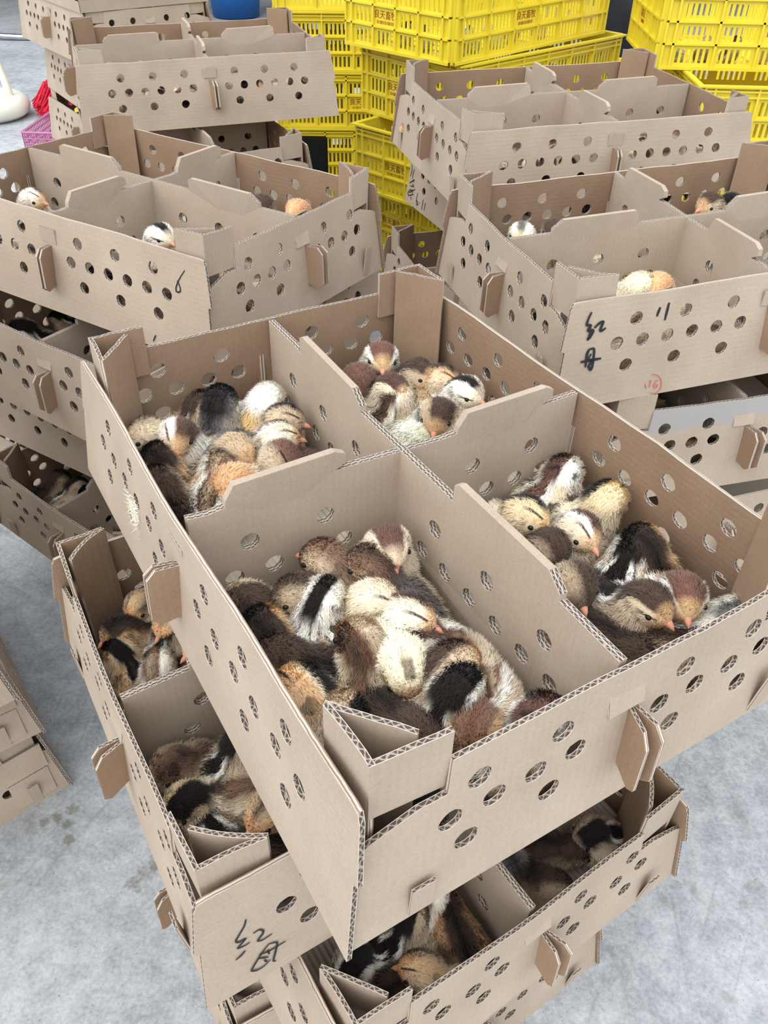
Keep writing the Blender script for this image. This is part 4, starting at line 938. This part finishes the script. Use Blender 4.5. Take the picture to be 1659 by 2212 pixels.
# centre stack: near corner at (.17, 2.57); long side runs back to the right
yw = math.atan2(.55, .536)
cx = [(.170, 2.570, .800, yw, 'yellow crate on top of the centre stack, near corner towards the viewer'),
      (.200, 2.600, .598, yw - .06, 'open yellow crate second in the centre stack, rim showing at right'),
      (.215, 2.480, .398, yw + .04, 'yellow crate third in the centre stack, beside the holed box'),
      (.200, 2.560, .199, yw, 'shaded yellow crate fourth in the centre stack'),
      (.190, 2.570, .000, yw + .03, 'lowest yellow crate of the centre stack, on the floor')]
for x, y, z, a, lb in cx: crate((x, y, z, a, 0, 0), lb)
rx = [(.746, 2.581, .800, -.05, 'yellow crate on top of the right stack at the picture edge'),
      (.830, 2.400, .600, -.04, 'open yellow crate second in the right stack, rim over the box corner'),
      (.820, 2.450, .400, -.03, 'yellow crate third in the right stack'), (.800, 2.460, .200, -.05, 'yellow crate fourth in the right stack'), (.810, 2.450, .000, -.02, 'lowest yellow crate of the right stack')]
for x, y, z, a, lb in rx: crate((x, y, z, a, 0, 0), lb)
lx = [(-.43, 3.47, .800, .02, 'yellow crate on top of the left column behind the cardboard boxes'), (-.41, 3.46, .600, .04, 'yellow crate second in the left column, behind the back left box'),
      (-.44, 3.47, .400, .0, 'yellow crate third in the left column'), (-.41, 3.46, .200, .03, 'yellow crate fourth in the left column'), (-.43, 3.47, .0, .02, 'lowest yellow crate of the left column')]
for x, y, z, a, lb in lx: crate((x, y, z, a, 0, 0), lb)
fx = [(.80, 3.35, .0, .1, 'lowest far yellow crate between the centre and right stacks'), (.80, 3.36, .2, .06, 'second far yellow crate between the centre and right stacks'), (.81, 3.35, .4, .1, 'topmost far yellow crate seen between the centre and right stacks')]
for x, y, z, a, lb in fx: crate((x, y, z, a, 0, 0), lb)

# pale chicks seen through the slots of the two top crates
rg = random.Random(77)
for (x, y, z, a), nm, spots in ((cx[0][:4], 'pale chick behind the slots of the top centre crate', [(.07, .06), (.16, .07), (.25, .06), (.36, .07), (.06, .16), (.07, .25), (.06, .34), (.48, .06)]),
                           (rx[0][:4], 'pale chick behind the slots of the top right crate', [(.06, .07), (.14, .06), (.22, .07), (.31, .06), (.39, .07), (.06, .17)])):
    for (u, v) in spots:
        k = KIT['sit']; co = rg.choice(['yellow', 'whitegrey', 'creamcap', 'buff', 'tancap'])
        mw = pose_matrix((x, y, z, a, 0, 0)) @ Matrix.Translation((u, v, .0105)) @ Matrix.Rotation(rg.uniform(0, 6.28), 4, 'Z') @ Matrix.Scale(.85, 4)
        b = slot(link('chick', k['body'], None, mw), CM[co]); tag(b, nm, 'chick', nm.replace('pale chick', 'chicks'))
        slot(link('down', k['down'], b), CM[co])

# ---------------------------------------------------------------- things on the floor behind
MAT['enamel'] = plain('white_enamel', srgb(222, 222, 206), .4, .4, .10, 12); MAT['chrome'] = plain('chrome', srgb(205, 208, 212), .12, .6); MAT['chrome'].node_tree.nodes['Principled BSDF'].inputs['Metallic'].default_value = 1
MAT['redb'] = plain('red_bristles', srgb(206, 40, 62), .6, .2, .25, 60); MAT['blue'] = plain('blue_plastic', srgb(24, 84, 150), .45, .4); MAT['black'] = plain('black_plastic', srgb(26, 27, 30), .45, .3, .3, 20)
MAT['orange'] = plain('orange_plastic', srgb(244, 176, 60), .5, .3); MAT['white'] = plain('white_powder_film', srgb(214, 214, 210), .6, .3, .2, 15)
def pinkm():
    t = NT('pink_plastic_mesh', .5, .3); t.color(srgb(184, 116, 156)); return t.m
MAT['pink'] = pinkm()
# white stand: ring-shaped weighted base with a leaning pole
r = empty('stand', Matrix.Translation((-2.33, 5.12, 0))); tag(r, 'white enamel stand with a thick ring base and leaning pole at top left', 'stand')
mb = MB(); n = 28; vs = []; fs = []
for i in range(n):
    a = 2 * math.pi * i / n
    for j in range(10):
        b = 2 * math.pi * j / 10; rr = .17 + .062 * math.cos(b); vs.append((rr * math.cos(a), rr * math.sin(a), .062 + .058 * math.sin(b)))
for i in range(n):
    for j in range(10): fs.append((i*10+j, ((i+1)%n)*10+j, ((i+1)%n)*10+(j+1)%10, i*10+(j+1)%10))
mb.add(vs, fs); link('ring_base', mb.mesh('ring_base', [MAT['enamel']], True), r)
mb = MB(); mb.tube([(.14, .00, .06), (.13, .01, .16), (.06, .06, .45), (-.05, .13, .95), (-.14, .20, 1.35)], [.030, .020, .016, .015, .015], 14); link('pole', mb.mesh('pole', [MAT['enamel']], True), r)
mb = MB(); mb.tube([(.10, -.05, .05), (.04, .05, .05)], .03, 12); link('bracket', mb.mesh('bracket', [MAT['enamel']], True), r)
# chrome chair frame
mb = MB(); mb.tube([(-3.3, 7.0, .75), (-3.22, 7.2, .30), (-3.19, 7.32, .06), (-3.12, 7.36, .03), (-2.95, 7.36, .025), (-2.40, 7.40, .025)], .021, 14)
c = tag(link('chair_frame', mb.mesh('chair_frame', [MAT['chrome']], True)), 'bent chrome tube chair frame on the floor at top left', 'chair')
# red brush
r = empty('brush', Matrix.Translation((-1.99, 5.28, 0))); tag(r, 'red bristle brush lying on the floor beside the back left boxes', 'brush')
mb = MB(); rg = random.Random(3)
for i in range(260):
    a = rg.uniform(-1.05, 1.05); x0 = .10 * math.sin(a) * .8; l = rg.uniform(.16, .21); h = rg.uniform(.04, .16)
    p0 = Vector((.10 + rg.uniform(-.03, .05), x0 * .7, h)); p1 = p0 + Vector((-.5 * l * math.cos(a), l * math.sin(a) * .75, rg.uniform(-.01, .03) )); p2 = p0 + Vector((-l * math.cos(a), l * math.sin(a), -h * .55))
    mb.tube([p0, p1, p2], [.008, .007, .004], 4)
link('bristles', mb.mesh('bristles', [MAT['redb']]), r)
mb = MB(); mb.tube([(.05, 0, .15), (.16, 0, .16), (.5, .05, .18)], [.055, .05, .014], 12); link('head', mb.mesh('head', [MAT['redb']], True), r)
# pink mesh basket with an orange scoop
r = empty('basket', Matrix.Translation((-1.56, 4.56, 0)) @ Matrix.Rotation(-.04, 4, 'Z')); tag(r, 'pink plastic mesh basket on the floor beside the back left boxes', 'basket')
mb = MB(); bw, bl, bh = .58, .40, .12
for z in (.01, .04, .065, .09, .12):
    for a, b in (((-bw/2, -bl/2, z), (bw/2, -bl/2, z)), ((bw/2, -bl/2, z), (bw/2, bl/2, z)), ((bw/2, bl/2, z), (-bw/2, bl/2, z)), ((-bw/2, bl/2, z), (-bw/2, -bl/2, z))): mb.tube([a, b], .0035 if z < .11 else .007, 5)
link('rails', mb.mesh('rails', [MAT['pink']]), r)
mb = MB()
for i in range(27):
    x = -bw/2 + bw * i / 26
    for y in (-bl/2, bl/2): mb.tube([(x, y, .005), (x, y, .12)], .0032, 5)
for i in range(21):
    y = -bl/2 + bl * i / 20
    for x in (-bw/2, bw/2): mb.tube([(x, y, .005), (x, y, .12)], .0032, 5)
link('uprights', mb.mesh('uprights', [MAT['pink']]), r)
mb = MB(); mb.box((-bw/2, -bl/2, .003), (bw/2, bl/2, .008)); mb.box((-bw/2 + .05, -bl/2 + .05, .008), (bw/2 - .05, bl/2 - .05, .03)); link('bottom', mb.mesh('bottom', [MAT['pink']]), r)
mb = MB(); vs = []; fs = []; n = 18
for i in range(n):
    a = 2 * math.pi * i / n; k = 1 + .25 * math.cos(a)
    vs += [(.10 * k * math.cos(a), .09 * math.sin(a), .15), (.085 * k * math.cos(a), .075 * math.sin(a), .15), (.07 * k * math.cos(a), .06 * math.sin(a), .01), (.06 * k * math.cos(a), .05 * math.sin(a), .02)]
for i in range(n):
    j = (i + 1) % n; fs += [(4*i, 4*j, 4*j+1, 4*i+1), (4*i, 4*i+2, 4*j+2, 4*j), (4*i+1, 4*j+1, 4*j+3, 4*i+3)]
fs.append(tuple(4*i+3 for i in range(n))); fs.append(tuple(4*i+2 for i in range(n)))
mb.add(vs, fs); tag(link('scoop', mb.mesh('scoop', [MAT['orange']], True), None, Matrix.Translation((-1.60, 4.66, .034))), 'orange plastic scoop lying in the pink basket', 'scoop')
# blue bucket beyond the lidded boxes
r = empty('bucket', Matrix.Translation((-1.42, 8.62, 0))); tag(r, 'blue plastic bucket with a pale rim behind the lidded boxes', 'bucket')
def lathe(prof, n=28):
    mb = MB(); vs = []; fs = []; m = len(prof)
    for i in range(n):
        a = 2 * math.pi * i / n; vs += [(q * math.cos(a), q * math.sin(a), z) for q, z in prof]
    for i in range(n):
        for j in range(m - 1): fs.append((i*m+j, ((i+1)%n)*m+j, ((i+1)%n)*m+j+1, i*m+j+1))
    mb.add(vs, fs); return mb
link('body', lathe([(.001, .01), (.21, .01), (.25, .40), (.243, .40), (.2, .02), (.001, .02)]).mesh('body', [MAT['blue']], True), r)
link('rim', lathe([(.252, .38), (.268, .385), (.268, .42), (.244, .42), (.244, .395)]).mesh('rim', [MAT['white']], True), r)
# black sack behind the crates
mb = MB(); vs = []; fs = []; n, m = 26, 14; rg = random.Random(9); ph = [rg.uniform(0, 6) for _ in range(6)]
for i in range(n):
    a = 2 * math.pi * i / n
    for j in range(m):
        z = j / (m - 1); rr = .30 * (math.sin(math.pi * min(1, z * .95 + .04)) ** .55) * (1 + .10 * math.sin(5 * a + ph[0] + 6 * z) + .06 * math.sin(11 * a + ph[1] - 9 * z))
        vs.append((rr * math.cos(a), rr * math.sin(a), z * .95))
for i in range(n):
    for j in range(m - 1): fs.append((i*m+j, ((i+1)%n)*m+j, ((i+1)%n)*m+j+1, i*m+j+1))
mb.add(vs, fs); tag(link('sack', mb.mesh('sack', [MAT['black']], True), None, Matrix.Translation((1.62, 6.3, 0))), 'crumpled black plastic sack standing behind the yellow crates', 'sack')
# dark board leaning by the shaded box
mb = MB(); mb.box((0, 0, 0), (.10, .012, .50)); bo = mb.mesh('board', [MAT['black']])
bm = bmesh.new(); bm.from_mesh(bo); bmesh.ops.bevel(bm, geom=list(bm.edges), offset=.005, segments=2, affect='EDGES'); bm.to_mesh(bo); bm.free()
tag(link('board', bo, None, Matrix.Translation((-.315, 2.97, 0))), 'dark plastic board standing between the back left boxes and the yellow crates', 'board')
# feather tuft stuck on the wall of the nearest box
MAT['tuft'] = plain('white_down', srgb(244, 240, 224), .95, .05, .05, 50)
mb = MB(); rg = random.Random(21)
for i in range(420):
    p = Vector((-.0085 - abs(rg.gauss(0, .002)), .425 + rg.gauss(0, .006), .068 + rg.gauss(0, .010))); d = Vector((-abs(rg.gauss(0, .35)) - .1, rg.gauss(0, .6), rg.gauss(0, 1))).normalized() * rg.uniform(.005, .011)
    s = d.orthogonal().normalized() * .00035; mb.add([p - s, p + s, p + d], [(0, 1, 2)])
tag(link('feather_tuft', mb.mesh('feather_tuft', [MAT['tuft']], fix=False), None, BOXM['A'].copy()), 'small white tuft of down stuck on the left wall of the nearest box', 'feather')
